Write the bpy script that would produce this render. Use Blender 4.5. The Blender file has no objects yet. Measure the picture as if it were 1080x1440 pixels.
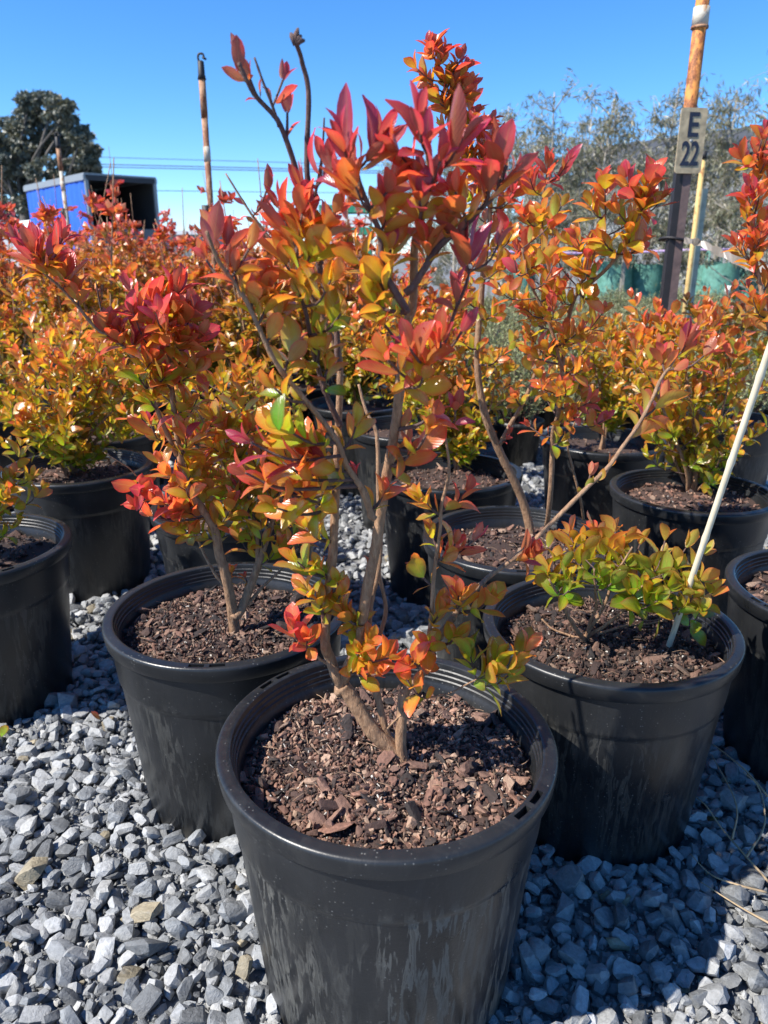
import bpy, bmesh, math, random
import numpy as np
from mathutils import Matrix, Vector

# ------------------------------------------------------------------ camera
SC = bpy.context.scene
COL = SC.collection
F_PX, HZ = 1065.0, 357.0                 # focal length in photo pixels, height of the horizon in the photo
CAM_Z = 1.092
PITCH = math.atan((720 - HZ) / F_PX)
cam_d = bpy.data.cameras.new('camera')
cam = bpy.data.objects.new('camera', cam_d)
COL.objects.link(cam)
cam.location = (0, 0, CAM_Z)
cam.rotation_euler = (math.pi / 2 - PITCH, 0, 0)
cam_d.sensor_fit = 'VERTICAL'
cam_d.sensor_height = 36.0
cam_d.lens = F_PX / 1440 * 36.0
cam_d.clip_start = 0.05
cam_d.clip_end = 6000
cam_d.dof.use_dof = True
cam_d.dof.focus_distance = 1.22
cam_d.dof.aperture_fstop = 7.0
SC.camera = cam

# ------------------------------------------------------------------ sky, sun, exposure
SUN_EL, SUN_AZ = 47.0, 22.0              # elevation; light travels to +x turned SUN_AZ degrees away from the camera
W = bpy.data.worlds.new('World')
SC.world = W
W.use_nodes = True
wn = W.node_tree
bg = wn.nodes['Background']
sky = wn.nodes.new('ShaderNodeTexSky')
sky.sky_type = 'NISHITA'
sky.sun_disc = False
sky.sun_elevation = math.radians(SUN_EL)
sdir = Vector((-math.cos(math.radians(SUN_AZ)) * math.cos(math.radians(SUN_EL)),
               -math.sin(math.radians(SUN_AZ)) * math.cos(math.radians(SUN_EL)),
               math.sin(math.radians(SUN_EL))))
sky.sun_rotation = math.atan2(sdir.x, sdir.y)
sky.altitude = 0
sky.air_density = 0.75
sky.dust_density = 0.0
sky.ozone_density = 7.0
sat = wn.nodes.new('ShaderNodeHueSaturation')
sat.inputs['Saturation'].default_value = 1.17
wn.links.new(sky.outputs[0], sat.inputs['Color'])
wn.links.new(sat.outputs[0], bg.inputs[0])
bg.inputs[1].default_value = 0.122
sun_l = bpy.data.lights.new('sun', 'SUN')
sun_l.energy = 4.6
sun_l.angle = math.radians(0.53)
sun_l.color = (1.0, 0.95, 0.87)
sun = bpy.data.objects.new('sun', sun_l)
COL.objects.link(sun)
sun.location = (-4, -2, 6)
sun.rotation_euler = sdir.to_track_quat('Z', 'Y').to_euler()
vs = SC.view_settings
vs.view_transform = 'Standard'
vs.look = 'None'
vs.exposure = 0.98
vs.gamma = 1.0
vs.use_curve_mapping = False
SC.cycles.max_bounces = 7
SC.cycles.transparent_max_bounces = 8

# ------------------------------------------------------------------ helpers
R = np.random.RandomState(7)
CP, SP = math.cos(PITCH), math.sin(PITCH)


def ray(px, py):
    a, b = (px - 540) / F_PX, (720 - py) / F_PX
    return np.array([a, CP + b * SP, -SP + b * CP])


def at(px, py, Y):
    """the point of the plane y = Y that stands behind a photo pixel"""
    r = ray(px, py)
    return np.array([0, 0, CAM_Z]) + r * (Y / r[1])


def on(px, py, z):
    r = ray(px, py)
    return np.array([0, 0, CAM_Z]) + r * ((z - CAM_Z) / r[2])


def project(p):
    x, y, z = p[0], p[1], p[2] - CAM_Z
    d = y * CP - z * SP
    u = y * SP + z * CP
    return 540 + F_PX * x / max(d, 1e-3), 720 - F_PX * u / max(d, 1e-3), d


def unit(v):
    v = np.asarray(v, float)
    n = np.linalg.norm(v)
    return v / n if n > 1e-9 else np.array([0, 0, 1.0])


def tag(o, label=None, cat=None, group=None, kind=None):
    if label: o['label'] = label
    if cat: o['category'] = cat
    if group: o['group'] = group
    if kind: o['kind'] = kind
    return o


def empty(name, loc, label, cat, group=None):
    o = bpy.data.objects.new(name, None)
    o.empty_display_size = 0.05
    COL.objects.link(o)
    o.location = [float(c) for c in loc]
    return tag(o, label, cat, group)


def mesh(name, V, F, mat, col=None, uv=None, smooth=True):
    me = bpy.data.meshes.new(name)
    V = np.asarray(V, float)
    me.from_pydata(V.tolist(), [], F if isinstance(F, list) else F.tolist())
    if smooth:
        me.polygons.foreach_set('use_smooth', np.ones(len(me.polygons), bool))
    ca = me.color_attributes.new('Col', 'FLOAT_COLOR', 'POINT')
    if col is None:
        c = np.ones((len(V), 4))
    else:
        c = np.ones((len(V), 4)); c[:, :3] = col
    ca.data.foreach_set('color', c.ravel())
    if uv is not None:
        ul = me.uv_layers.new(name='UVMap')
        li = np.zeros(len(me.loops), int)
        me.loops.foreach_get('vertex_index', li)
        ul.data.foreach_set('uv', np.asarray(uv, float)[li].ravel())
    if mat:
        me.materials.append(mat)
    me.update()
    return me


def obj(name, me, parent=None, M=None, color=None):
    o = bpy.data.objects.new(name, me)
    COL.objects.link(o)
    if parent: o.parent = parent
    if M is not None: o.matrix_basis = M
    if color is not None: o.color = (float(color[0]), float(color[1]), float(color[2]), 1)
    return o


class MB:
    """collects pieces that become ONE mesh"""
    def __init__(s):
        s.V, s.F, s.C, s.U, s.n = [], [], [], [], 0

    def add(s, V, F, col=None, uv=None):
        V = np.asarray(V, float)
        s.V.append(V)
        n = s.n
        s.F += [tuple(i + n for i in f) for f in F]
        c = np.ones((len(V), 3)) if col is None else np.ones((len(V), 3)) * np.asarray(col)
        s.C.append(c)
        s.U.append(np.zeros((len(V), 2)) if uv is None else uv)
        s.n += len(V)
        return s

    def box(s, c, size, rot=0.0, col=None):
        x, y, z = np.asarray(size) / 2
        v = np.array([[a, b, d] for a in (-x, x) for b in (-y, y) for d in (-z, z)])
        ca, sa = math.cos(rot), math.sin(rot)
        v = np.c_[v[:, 0] * ca - v[:, 1] * sa, v[:, 0] * sa + v[:, 1] * ca, v[:, 2]] + np.asarray(c)
        return s.add(v, [(0, 1, 3, 2), (4, 6, 7, 5), (0, 4, 5, 1), (2, 3, 7, 6), (0, 2, 6, 4), (1, 5, 7, 3)], col)

    def tube(s, pts, r, sides=6, col=None, cap=True):
        V, Fc = tube(pts, r, sides, cap)
        return s.add(V, Fc, col)

    def mesh(s, name, mat, smooth=True):
        return mesh(name, np.vstack(s.V), s.F, mat, np.vstack(s.C), np.vstack(s.U), smooth)

    def build(s, name, mat, parent=None, smooth=True):
        return obj(name, s.mesh(name, mat, smooth), parent)


def bevel(me, w, seg=2):
    bm = bmesh.new(); bm.from_mesh(me)
    bmesh.ops.remove_doubles(bm, verts=bm.verts, dist=1e-5)
    bmesh.ops.bevel(bm, geom=[e for e in bm.edges if len(e.link_faces) == 2 and e.calc_face_angle(0) > 0.5],
                    offset=w, segments=seg, affect='EDGES', profile=0.5)
    bm.to_mesh(me); bm.free()
    return me


def spline(pts, n):
    """Catmull-Rom through pts, n samples evenly by parameter"""
    P = np.asarray(pts, float)
    if len(P) == 2:
        t = np.linspace(0, 1, n)[:, None]
        return P[0] * (1 - t) + P[1] * t
    E_ = np.vstack([2 * P[0] - P[1], P, 2 * P[-1] - P[-2]])
    seg = len(P) - 1
    out = []
    for u in np.linspace(0, seg, n):
        i = min(int(u), seg - 1); t = u - i
        a, b, c, d = E_[i], E_[i + 1], E_[i + 2], E_[i + 3]
        out.append(.5 * (2 * b + (c - a) * t + (2 * a - 5 * b + 4 * c - d) * t * t + (3 * b - a - 3 * c + d) * t ** 3))
    return np.array(out)


def tube(pts, r, sides=6, cap=True):
    P = np.asarray(pts, float)
    n = len(P)
    r = np.ones(n) * r if np.isscalar(r) else np.asarray(r, float)
    T = np.gradient(P, axis=0)
    T /= np.linalg.norm(T, axis=1)[:, None] + 1e-12
    up = np.array([1.0, 0, 0]) if abs(T[0][0]) < .8 else np.array([0, 1.0, 0])
    a = unit(np.cross(T[0], up))
    th = np.arange(sides) * 2 * math.pi / sides
    V = []
    for i in range(n):
        a = unit(a - T[i] * (a @ T[i]))
        b = np.cross(T[i], a)
        V.append(P[i] + r[i] * (np.cos(th)[:, None] * a + np.sin(th)[:, None] * b))
    V = np.vstack(V)
    Fc = []
    for i in range(n - 1):
        for k in range(sides):
            k2 = (k + 1) % sides
            Fc.append((i * sides + k, i * sides + k2, (i + 1) * sides + k2, (i + 1) * sides + k))
    if cap:
        Fc.append(tuple(range(sides - 1, -1, -1)))
        Fc.append(tuple((n - 1) * sides + k for k in range(sides)))
    return V, Fc


def frame(L, N):
    """matrix columns: x = across, y = along L, z = N"""
    y = unit(L); z = unit(np.asarray(N) - y * (np.asarray(N) @ y)); x = np.cross(y, z)
    return np.stack([x, y, z], 1)


def hull(P, name, mat, smooth=False):
    bm = bmesh.new()
    for p in P: bm.verts.new([float(c) for c in p])
    r = bmesh.ops.convex_hull(bm, input=bm.verts)
    bmesh.ops.delete(bm, geom=[v for v in bm.verts if not v.link_faces], context='VERTS')
    bm.normal_update()
    bm.verts.index_update()
    V = np.array([v.co[:] for v in bm.verts]); F = [tuple(v.index for v in f.verts) for f in bm.faces]
    bm.free()
    return V, F


# ------------------------------------------------------------------ materials
def new_mat(name):
    m = bpy.data.materials.new(name)
    m.use_nodes = True
    nt = m.node_tree
    p = nt.nodes['Principled BSDF']
    return m, nt, p, nt.nodes['Material Output']


def N(nt, kind, **kw):
    n = nt.nodes.new(kind)
    for k, v in kw.items():
        if k.startswith('i_'):
            n.inputs[k[2:].replace('_', ' ')].default_value = v
        else:
            setattr(n, k, v)
    return n


def mixc(nt, fac, a, b, mode='MIX'):
    n = nt.nodes.new('ShaderNodeMix'); n.data_type = 'RGBA'; n.blend_type = mode
    for s, v in ((n.inputs[0], fac), (n.inputs[6], a), (n.inputs[7], b)):
        if isinstance(v, bpy.types.NodeSocket): nt.links.new(v, s)
        elif isinstance(v, (int, float)): s.default_value = v
        else: s.default_value = (*v, 1)
    return n.outputs[2]


def ramp(nt, fac, *stops):
    n = nt.nodes.new('ShaderNodeValToRGB')
    e = n.color_ramp.elements
    while len(e) < len(stops): e.new(0.5)
    for el, (p, c) in zip(e, stops):
        el.position = p
        el.color = (c, c, c, 1) if isinstance(c, (int, float)) else (*c, 1)
    nt.links.new(fac, n.inputs[0])
    return n.outputs[0]


def noise(nt, vec, scale, detail=4, rough=.6, dist=0.0):
    n = N(nt, 'ShaderNodeTexNoise', i_Scale=scale, i_Detail=detail, i_Roughness=rough, i_Distortion=dist)
    if vec is not None: nt.links.new(vec, n.inputs['Vector'])
    return n.outputs['Fac']


def mapping(nt, vec, scale):
    n = N(nt, 'ShaderNodeMapping'); n.inputs['Scale'].default_value = scale
    nt.links.new(vec, n.inputs['Vector'])
    return n.outputs[0]


def bump(nt, h, strength, dist, p):
    b = N(nt, 'ShaderNodeBump', i_Strength=strength, i_Distance=dist)
    nt.links.new(h, b.inputs['Height']); nt.links.new(b.outputs[0], p.inputs['Normal'])
    return b


def own_colour(nt):
    """vertex colour times object colour: single pieces use the second, joined ones the first"""
    a = N(nt, 'ShaderNodeAttribute', attribute_name='Col')
    oi = N(nt, 'ShaderNodeObjectInfo')
    return mixc(nt, 1.0, a.outputs['Color'], oi.outputs['Color'], 'MULTIPLY')


def simple(name, color, rough=.6, metal=0.0, nscale=0, namt=.25, bstr=0.0, spec=.5):
    m, nt, p, _ = new_mat(name)
    p.inputs['Roughness'].default_value = rough
    p.inputs['Metallic'].default_value = metal
    p.inputs['Specular IOR Level'].default_value = spec
    if nscale:
        co = N(nt, 'ShaderNodeTexCoord').outputs['Object']
        f = noise(nt, co, nscale)
        k = ramp(nt, f, (.3, 1 - namt), (.7, 1 + namt))
        nt.links.new(mixc(nt, 1.0, color, k, 'MULTIPLY'), p.inputs['Base Color'])
        if bstr: bump(nt, f, bstr, .01, p)
    else:
        p.inputs['Base Color'].default_value = (*color, 1)
    return m


def leaf_material(name, trans=.50, rough=.30, red=True):
    m, nt, p, out = new_mat(name)
    c = own_colour(nt)
    uv = N(nt, 'ShaderNodeUVMap'); uv.uv_map = 'UVMap'
    sep = N(nt, 'ShaderNodeSeparateXYZ'); nt.links.new(uv.outputs[0], sep.inputs[0])
    ab = N(nt, 'ShaderNodeMath', operation='ABSOLUTE'); nt.links.new(sep.outputs[1], ab.inputs[0])
    rib = ramp(nt, ab.outputs[0], (.02, 1.0), (.10, 0.0))
    margin = ramp(nt, ab.outputs[0], (.55, 0.0), (1.0, 1.0))
    geo = N(nt, 'ShaderNodeNewGeometry')
    blot = noise(nt, geo.outputs['Position'], 90, 3, .6)
    c1 = mixc(nt, ramp(nt, blot, (.42, 0.0), (.72, .55)), c, mixc(nt, 1.0, c, (.95, .55, .7) if red else (.85, .88, .85), 'MULTIPLY'))
    c2 = mixc(nt, margin, c1, mixc(nt, 1.0, c1, (1.12, .50, .85) if red else (1, 1, 1), 'MULTIPLY'))
    rm = N(nt, 'ShaderNodeMath', operation='MULTIPLY'); nt.links.new(rib, rm.inputs[0]); rm.inputs[1].default_value = .5
    c3 = mixc(nt, rm.outputs[0], c2, mixc(nt, .5, c2, (.55, .34, .12)))
    # the underside is paler
    c4 = mixc(nt, geo.outputs['Backfacing'], c3, mixc(nt, .35, c3, (.36, .28, .10) if red else (.2, .2, .14)))
    nt.links.new(c4, p.inputs['Base Color'])
    p.inputs['Roughness'].default_value = rough
    p.inputs['Specular IOR Level'].default_value = .85
    # side veins
    cmb = N(nt, 'ShaderNodeMath', operation='MULTIPLY_ADD'); nt.links.new(ab.outputs[0], cmb.inputs[0]); cmb.inputs[1].default_value = -.35
    nt.links.new(sep.outputs[0], cmb.inputs[2])
    sn = N(nt, 'ShaderNodeMath', operation='SINE')
    sc = N(nt, 'ShaderNodeMath', operation='MULTIPLY'); nt.links.new(cmb.outputs[0], sc.inputs[0]); sc.inputs[1].default_value = 55
    nt.links.new(sc.outputs[0], sn.inputs[0])
    ad = N(nt, 'ShaderNodeMath', operation='SUBTRACT'); nt.links.new(sn.outputs[0], ad.inputs[0]); nt.links.new(rib, ad.inputs[1])
    bump(nt, ad.outputs[0], .16, .0006, p)
    tr = N(nt, 'ShaderNodeBsdfTranslucent')
    nt.links.new(mixc(nt, 1.0, c3, (1.6, 1.4, 1.0), 'MULTIPLY'), tr.inputs['Color'])
    mx = N(nt, 'ShaderNodeMixShader'); mx.inputs[0].default_value = trans
    nt.links.new(p.outputs[0], mx.inputs[1]); nt.links.new(tr.outputs[0], mx.inputs[2])
    nt.links.new(mx.outputs[0], out.inputs[0])
    return m


def bark_material(name, c0, c1, scale=120):
    m, nt, p, _ = new_mat(name)
    geo = N(nt, 'ShaderNodeNewGeometry')
    v = mapping(nt, geo.outputs['Position'], (1, 1, .28))
    f = noise(nt, v, scale, 5, .7)
    g = noise(nt, geo.outputs['Position'], scale * .25, 3)
    col = ramp(nt, f, (.3, c0), (.68, c1))
    col = mixc(nt, ramp(nt, g, (.45, 0.0), (.7, .5)), col, tuple(.55 * a for a in c1))
    nt.links.new(col, p.inputs['Base Color'])
    p.inputs['Roughness'].default_value = .75
    bump(nt, f, 1.0, .004, p)
    return m


def pot_material():
    m, nt, p, _ = new_mat('black_plastic')
    tc = N(nt, 'ShaderNodeTexCoord'); oi = N(nt, 'ShaderNodeObjectInfo')
    off = N(nt, 'ShaderNodeVectorMath', operation='ADD')
    sca = N(nt, 'ShaderNodeMath', operation='MULTIPLY'); nt.links.new(oi.outputs['Random'], sca.inputs[0]); sca.inputs[1].default_value = 37.0
    nt.links.new(tc.outputs['Object'], off.inputs[0]); nt.links.new(sca.outputs[0], off.inputs[1])
    pos = off.outputs[0]
    vert = mapping(nt, pos, (1, 1, .11))
    s1 = noise(nt, vert, 84, 4, .62, .6)
    s2 = noise(nt, mapping(nt, pos, (1, 1, .25)), 16, 4, .6)
    streak = ramp(nt, s1, (.505, 0.0), (.525, .7), (.60, .8), (.61, .35), (.68, .5))
    where = ramp(nt, s2, (.40, 0.10), (.56, 1.0))
    sm = N(nt, 'ShaderNodeMath', operation='MULTIPLY'); nt.links.new(streak, sm.inputs[0]); nt.links.new(where, sm.inputs[1])
    # streaks sit on the side of the pot, not on the rim
    sep = N(nt, 'ShaderNodeSeparateXYZ'); nt.links.new(tc.outputs['Object'], sep.inputs[0])
    side = ramp(nt, sep.outputs[2], (.30, 1.0), (.33, .08))
    sm1 = N(nt, 'ShaderNodeMath', operation='MULTIPLY'); nt.links.new(sm.outputs[0], sm1.inputs[0]); nt.links.new(side, sm1.inputs[1])
    occ = N(nt, 'ShaderNodeSeparateColor'); nt.links.new(oi.outputs['Color'], occ.inputs[0])
    sm2 = N(nt, 'ShaderNodeMath', operation='MULTIPLY'); nt.links.new(sm1.outputs[0], sm2.inputs[0]); nt.links.new(occ.outputs[0], sm2.inputs[1])
    film = noise(nt, pos, 7, 4, .6)
    c = mixc(nt, ramp(nt, film, (.3, 0.0), (.8, .7)), (.0085, .0092, .0102), (.027, .0285, .031))
    c = mixc(nt, sm2.outputs[0], c, (.13, .127, .112))
    # splashed specks of dust
    vor = N(nt, 'ShaderNodeTexVoronoi', i_Scale=150.0); nt.links.new(pos, vor.inputs['Vector'])
    sp = ramp(nt, vor.outputs['Distance'], (.09, 1.0), (.22, 0.0))
    pick = ramp(nt, vor.outputs['Color'], (.50, 0.0), (.54, 1.0))
    spg = N(nt, 'ShaderNodeMath', operation='MULTIPLY'); nt.links.new(ramp(nt, noise(nt, pos, 11, 3), (.42, 0.0), (.62, 1.0)), spg.inputs[0]); nt.links.new(pick, spg.inputs[1])
    spm = N(nt, 'ShaderNodeMath', operation='MULTIPLY'); nt.links.new(sp, spm.inputs[0]); nt.links.new(spg.outputs[0], spm.inputs[1])
    c = mixc(nt, spm.outputs[0], c, (.14, .14, .13))
    nt.links.new(c, p.inputs['Base Color'])
    ro = ramp(nt, film, (.3, .26), (.7, .46))
    ro2 = mixc(nt, sm2.outputs[0], ro, (.62, .62, .62))
    nt.links.new(ro2, p.inputs['Roughness'])
    p.inputs['Specular IOR Level'].default_value = .5
    fine = noise(nt, pos, 190, 3)
    bump(nt, fine, .12, .002, p)
    return m


def stone_material():
    m, nt, p, _ = new_mat('slate_stone')
    c = own_colour(nt)
    geo = N(nt, 'ShaderNodeNewGeometry')
    pos = geo.outputs['Position']
    f = noise(nt, pos, 130, 6, .7)
    g = noise(nt, mapping(nt, pos, (1, .45, 1.6)), 45, 4, .65, 1.2)
    k = ramp(nt, f, (.25, .62), (.75, 1.3))
    c1 = mixc(nt, 1.0, c, k, 'MULTIPLY')
    c2 = mixc(nt, ramp(nt, g, (.55, 0.0), (.68, .55)), c1, mixc(nt, .5, c1, (.42, .43, .43)))
    nt.links.new(c2, p.inputs['Base Color'])
    nt.links.new(ramp(nt, g, (.3, .45), (.7, .75)), p.inputs['Roughness'])
    h = N(nt, 'ShaderNodeMath', operation='ADD'); nt.links.new(f, h.inputs[0]); nt.links.new(g, h.inputs[1])
    bump(nt, h.outputs[0], .7, .0045, p)
    return m


def chip_material():
    m, nt, p, _ = new_mat('bark_mulch')
    c = own_colour(nt)
    geo = N(nt, 'ShaderNodeNewGeometry')
    f = noise(nt, mapping(nt, geo.outputs['Position'], (1, .5, 1.3)), 210, 5, .7)
    nt.links.new(mixc(nt, 1.0, c, ramp(nt, f, (.3, .55), (.72, 1.35)), 'MULTIPLY'), p.inputs['Base Color'])
    p.inputs['Roughness'].default_value = .8
    bump(nt, f, .8, .002, p)
    return m


def ground_material():
    m, nt, p, _ = new_mat('gravel_ground')
    geo = N(nt, 'ShaderNodeNewGeometry'); pos = geo.outputs['Position']
    v = N(nt, 'ShaderNodeTexVoronoi', i_Scale=30.0); nt.links.new(pos, v.inputs['Vector'])
    f = noise(nt, pos, .35, 5, .6)
    c = mixc(nt, ramp(nt, v.outputs['Color'], (.2, 0.0), (.8, 1.0)), (.12, .125, .13), (.30, .305, .31))
    c = mixc(nt, ramp(nt, f, (.45, 0.0), (.65, .5)), c, (.26, .24, .2))
    c = mixc(nt, ramp(nt, v.outputs['Distance'], (.35, 0.0), (.75, .6)), c, (.04, .04, .045))
    nt.links.new(c, p.inputs['Base Color'])
    p.inputs['Roughness'].default_value = .85
    bump(nt, v.outputs['Distance'], -1.0, .02, p)
    return m


def rust_material(name, paint, rust=(.33, .11, .025), amount=.5):
    m, nt, p, _ = new_mat(name)
    tc = N(nt, 'ShaderNodeTexCoord'); pos = tc.outputs['Object']
    f = noise(nt, mapping(nt, pos, (1, 1, .5)), 38, 6, .7)
    g = noise(nt, pos, 150, 4, .7)
    k = ramp(nt, f, (amount - .06, 1.0), (amount + .06, 0.0))
    rc = ramp(nt, g, (.35, tuple(.35 * a for a in rust)), (.55, rust), (.75, tuple(min(1, 1.7 * a) for a in rust)))
    nt.links.new(mixc(nt, k, paint, rc), p.inputs['Base Color'])
    p.inputs['Roughness'].default_value = .7
    bump(nt, g, .4, .003, p)
    return m


M_LEAF = leaf_material('glossy_leaf')
M_LEAF_FAR = leaf_material('glossy_leaf_far', .32, .36)
M_BARK = bark_material('shrub_bark', (.15, .075, .038), (.44, .265, .15), 190)
M_TWIG = bark_material('shrub_twig', (.07, .035, .03), (.17, .10, .08), 200)
M_POT = pot_material()
M_STONE = stone_material()
M_CHIP = chip_material()
M_GROUND = ground_material()

# ------------------------------------------------------------------ ground
g = MB()
S = 3000.0
g.add([[-S, -40, 0], [S, -40, 0], [S, S, 0], [-S, S, 0]], [(0, 1, 2, 3)])
ground = g.build('ground', M_GROUND, smooth=False)
tag(ground, kind='structure')

# ------------------------------------------------------------------ pots
POT_R, POT_H = .24, .42
SOIL_Z = POT_H - .052


def lathe(prof, seg):
    prof = np.asarray(prof, float)
    th = np.arange(seg) * 2 * math.pi / seg
    n = len(prof)
    V = np.vstack([np.c_[prof[:, 0] * math.cos(t), prof[:, 0] * math.sin(t), prof[:, 1]] for t in th])
    Fc = []
    for i in range(seg):
        j = (i + 1) % seg
        for k in range(n - 1):
            Fc.append((i * n + k, j * n + k, j * n + k + 1, i * n + k + 1))
    return V, Fc


def pot_wall_mesh(seg=96):
    out = [(0.0, .004), (.182, .004), (.187, .0), (.190, .004), (.2175, .300), (.2182, .306), (.2215, .311), (.2225, .318), (.2285, .391)]
    V, Fc = lathe(out, seg)
    return mesh('pot_wall', V, Fc, M_POT)


def pot_rim_mesh(seg=160, slots=True):
    """the thick lip: outer band, rolled top with two moulded slots, and the ridged inside wall"""
    prof = [(.2283, .3905), (.2365, .3905), (.2375, .392), (.2405, .413), (.2402, .4165), (.2385, .4192), (.2362, .4203),   # 0-6 band and edge
            (.2335, .4205), (.2255, .4212), (.2215, .4212), (.2196, .4200), (.2190, .4170),                               # 7 | 8 slot zone, 9-11 inner edge
            (.2186, .4115), (.2166, .4098), (.2162, .4035), (.2142, .4018), (.2138, .3955), (.2118, .3938), (.2112, .386), (.2095, .384), (.2065, .345)]
    prof = np.array(prof); n = len(prof)
    th = np.arange(seg) * 2 * math.pi / seg
    V = [np.c_[prof[:, 0] * math.cos(t), prof[:, 0] * math.sin(t), prof[:, 1]] for t in th]
    V = np.vstack(V)
    Fc = []
    slot_cols = set()
    if slots:
        for c in (0, seg // 2):
            slot_cols |= {c, c + 1, c + 2, c + 4, c + 5, c + 6}
    extra = []
    nv = len(V)
    for i in range(seg):
        j = (i + 1) % seg
        for k in range(n - 1):
            q = (i * n + k, j * n + k, j * n + k + 1, i * n + k + 1)
            if k == 7 and i in slot_cols:
                base = nv + len(extra)
                for a in q:
                    p = V[a].copy(); p[2] -= .011; extra.append(p)
                b = [base, base + 1, base + 2, base + 3]
                Fc.append(tuple(b))
                Fc.append((q[0], q[1], b[1], b[0])); Fc.append((q[2], q[3], b[3], b[2]))
                if (i - 1) % seg not in slot_cols: Fc.append((q[3], q[0], b[0], b[3]))
                if j not in slot_cols: Fc.append((q[1], q[2], b[2], b[1]))
            else:
                Fc.append(q)
    if extra: V = np.vstack([V, np.array(extra)])
    me = mesh('pot_rim', V, Fc, M_POT)
    me.set_sharp_from_angle(angle=math.radians(40))
    return me


ME_WALL, ME_RIM = pot_wall_mesh(), pot_rim_mesh()
ME_WALL_FAR, ME_RIM_FAR = pot_wall_mesh(40), pot_rim_mesh(48, False)

# bark chips: shared slivers
CHIPS = []
for k in range(14):
    a, b, c = R.uniform(.35, .6), R.uniform(.2, .36), R.uniform(.07, .16)
    P = []
    for q in range(18):
        s = R.uniform(-1, 1, 3)
        s /= (max(abs(s)) * np.linalg.norm(s)) ** .42
        P.append(s * (a, b, c))
    CHIPS.append(hull(P, 'chip', M_CHIP))
ME_CHIPS = [mesh('bark_chip', V, F, M_CHIP, smooth=False) for V, F in CHIPS]
CHIP_COLS = [(.20, .102, .070), (.145, .073, .051), (.26, .148, .102), (.065, .036, .029), (.17, .095, .069), (.33, .22, .155), (.038, .024, .020), (.028, .020, .018)]


def rot_m(rx, ry, rz):
    return np.array((Matrix.Rotation(rz, 3, 'Z') @ Matrix.Rotation(ry, 3, 'Y') @ Matrix.Rotation(rx, 3, 'X')))


def soil_height(x, y, ph, r=.205):
    q = math.hypot(x, y) / r
    return .016 * (1 - q * q) + .006 * math.sin(23 * x + ph) * math.cos(19 * y + 2 * ph) + .004 * math.sin(61 * x + 47 * y + ph)


def make_soil(parent, ph, n_big, n_small, damp=0.0, big=(.010, .026), detail=True):
    rs = np.random.RandomState(int(ph * 1000) % 99991)
    rad = .2095
    V, Fc = [[0, 0, SOIL_Z + soil_height(0, 0, ph)]], []
    rings, seg = (14, 48) if detail else (4, 24)
    for i in range(1, rings + 1):
        for k in range(seg):
            t = 2 * math.pi * k / seg; r_ = rad * i / rings
            x, y = r_ * math.cos(t), r_ * math.sin(t)
            V.append([x, y, SOIL_Z + soil_height(x, y, ph)])
    for k in range(seg):
        Fc.append((0, 1 + k, 1 + (k + 1) % seg))
    for i in range(rings - 1):
        for k in range(seg):
            a = 1 + i * seg
            Fc.append((a + k, a + seg + k, a + seg + (k + 1) % seg, a + (k + 1) % seg))
    dk = 1 - .6 * damp
    so = obj('soil', mesh('soil', V, Fc, M_CHIP, np.array((.055, .032, .025)) * dk), parent)

    def place():
        r_ = .203 * math.sqrt(rs.rand()); t = rs.uniform(0, 2 * math.pi)
        return r_ * math.cos(t), r_ * math.sin(t)
    for q in range(n_big):
        x, y = place(); L = (big[0] + (big[1] - big[0]) * rs.rand() ** 1.8) * 1.1
        L *= 1.5 if rs.rand() < .05 else 1
        M3 = rot_m(rs.normal(0, .5), rs.normal(0, .5), rs.uniform(0, 6.28))
        sc = np.array((L * rs.uniform(.7, 1.7), L, L * rs.uniform(.7, 1.5)))
        z = SOIL_Z + soil_height(x, y, ph) + rs.uniform(.001, .008)
        Mx = Matrix.LocRotScale(Vector((x, y, z)), Matrix(M3.tolist()).to_quaternion(), Vector(sc.tolist()))
        c = np.array(CHIP_COLS[rs.randint(len(CHIP_COLS))]) * rs.uniform(.8, 1.25) * dk
        o = obj('bark_chip', ME_CHIPS[rs.randint(len(ME_CHIPS))], so, Mx, c)
    if n_small:
        mb = MB()
        for q in range(n_small // 90):
            x, y = place(); w = rs.uniform(0, 6.28); L = rs.uniform(.012, .04)
            z = SOIL_Z + soil_height(x, y, ph) + .006
            mb.tube(spline([(x, y, z), (x + L * .5 * math.cos(w) + rs.normal(0, .003), y + L * .5 * math.sin(w), z + rs.uniform(0, .006)), (x + L * math.cos(w), y + L * math.sin(w), z)], 5), .0006, 4, np.array((.30, .19, .12)) * rs.uniform(.5, 1.3))
        for q in range(n_small):
            x, y = place()
            L = rs.uniform(.0035, .012); kind = rs.rand()
            c = np.array(CHIP_COLS[rs.randint(len(CHIP_COLS))]) * rs.uniform(.7, 1.3) * dk
            if kind < .07: c = np.array((.62, .58, .52)) * rs.uniform(.6, 1); L *= .55          # perlite
            elif kind < .065: c = np.array((.55, .36, .06)); L *= .6      # fertiliser grains
            V0, F0 = CHIPS[rs.randint(len(CHIPS))]
            Vv = (V0 * (L * rs.uniform(.8, 1.8), L, L * 1.6)) @ rot_m(rs.normal(0, .9), rs.normal(0, .9), rs.uniform(0, 6.28)).T
            mb.add(Vv + (x, y, SOIL_Z + soil_height(x, y, ph) + rs.uniform(0, .004)), F0, c)
        cr = mb.build('mulch_crumbs', M_CHIP, so, smooth=False)
        tag(cr, kind='stuff')
    return so


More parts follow.
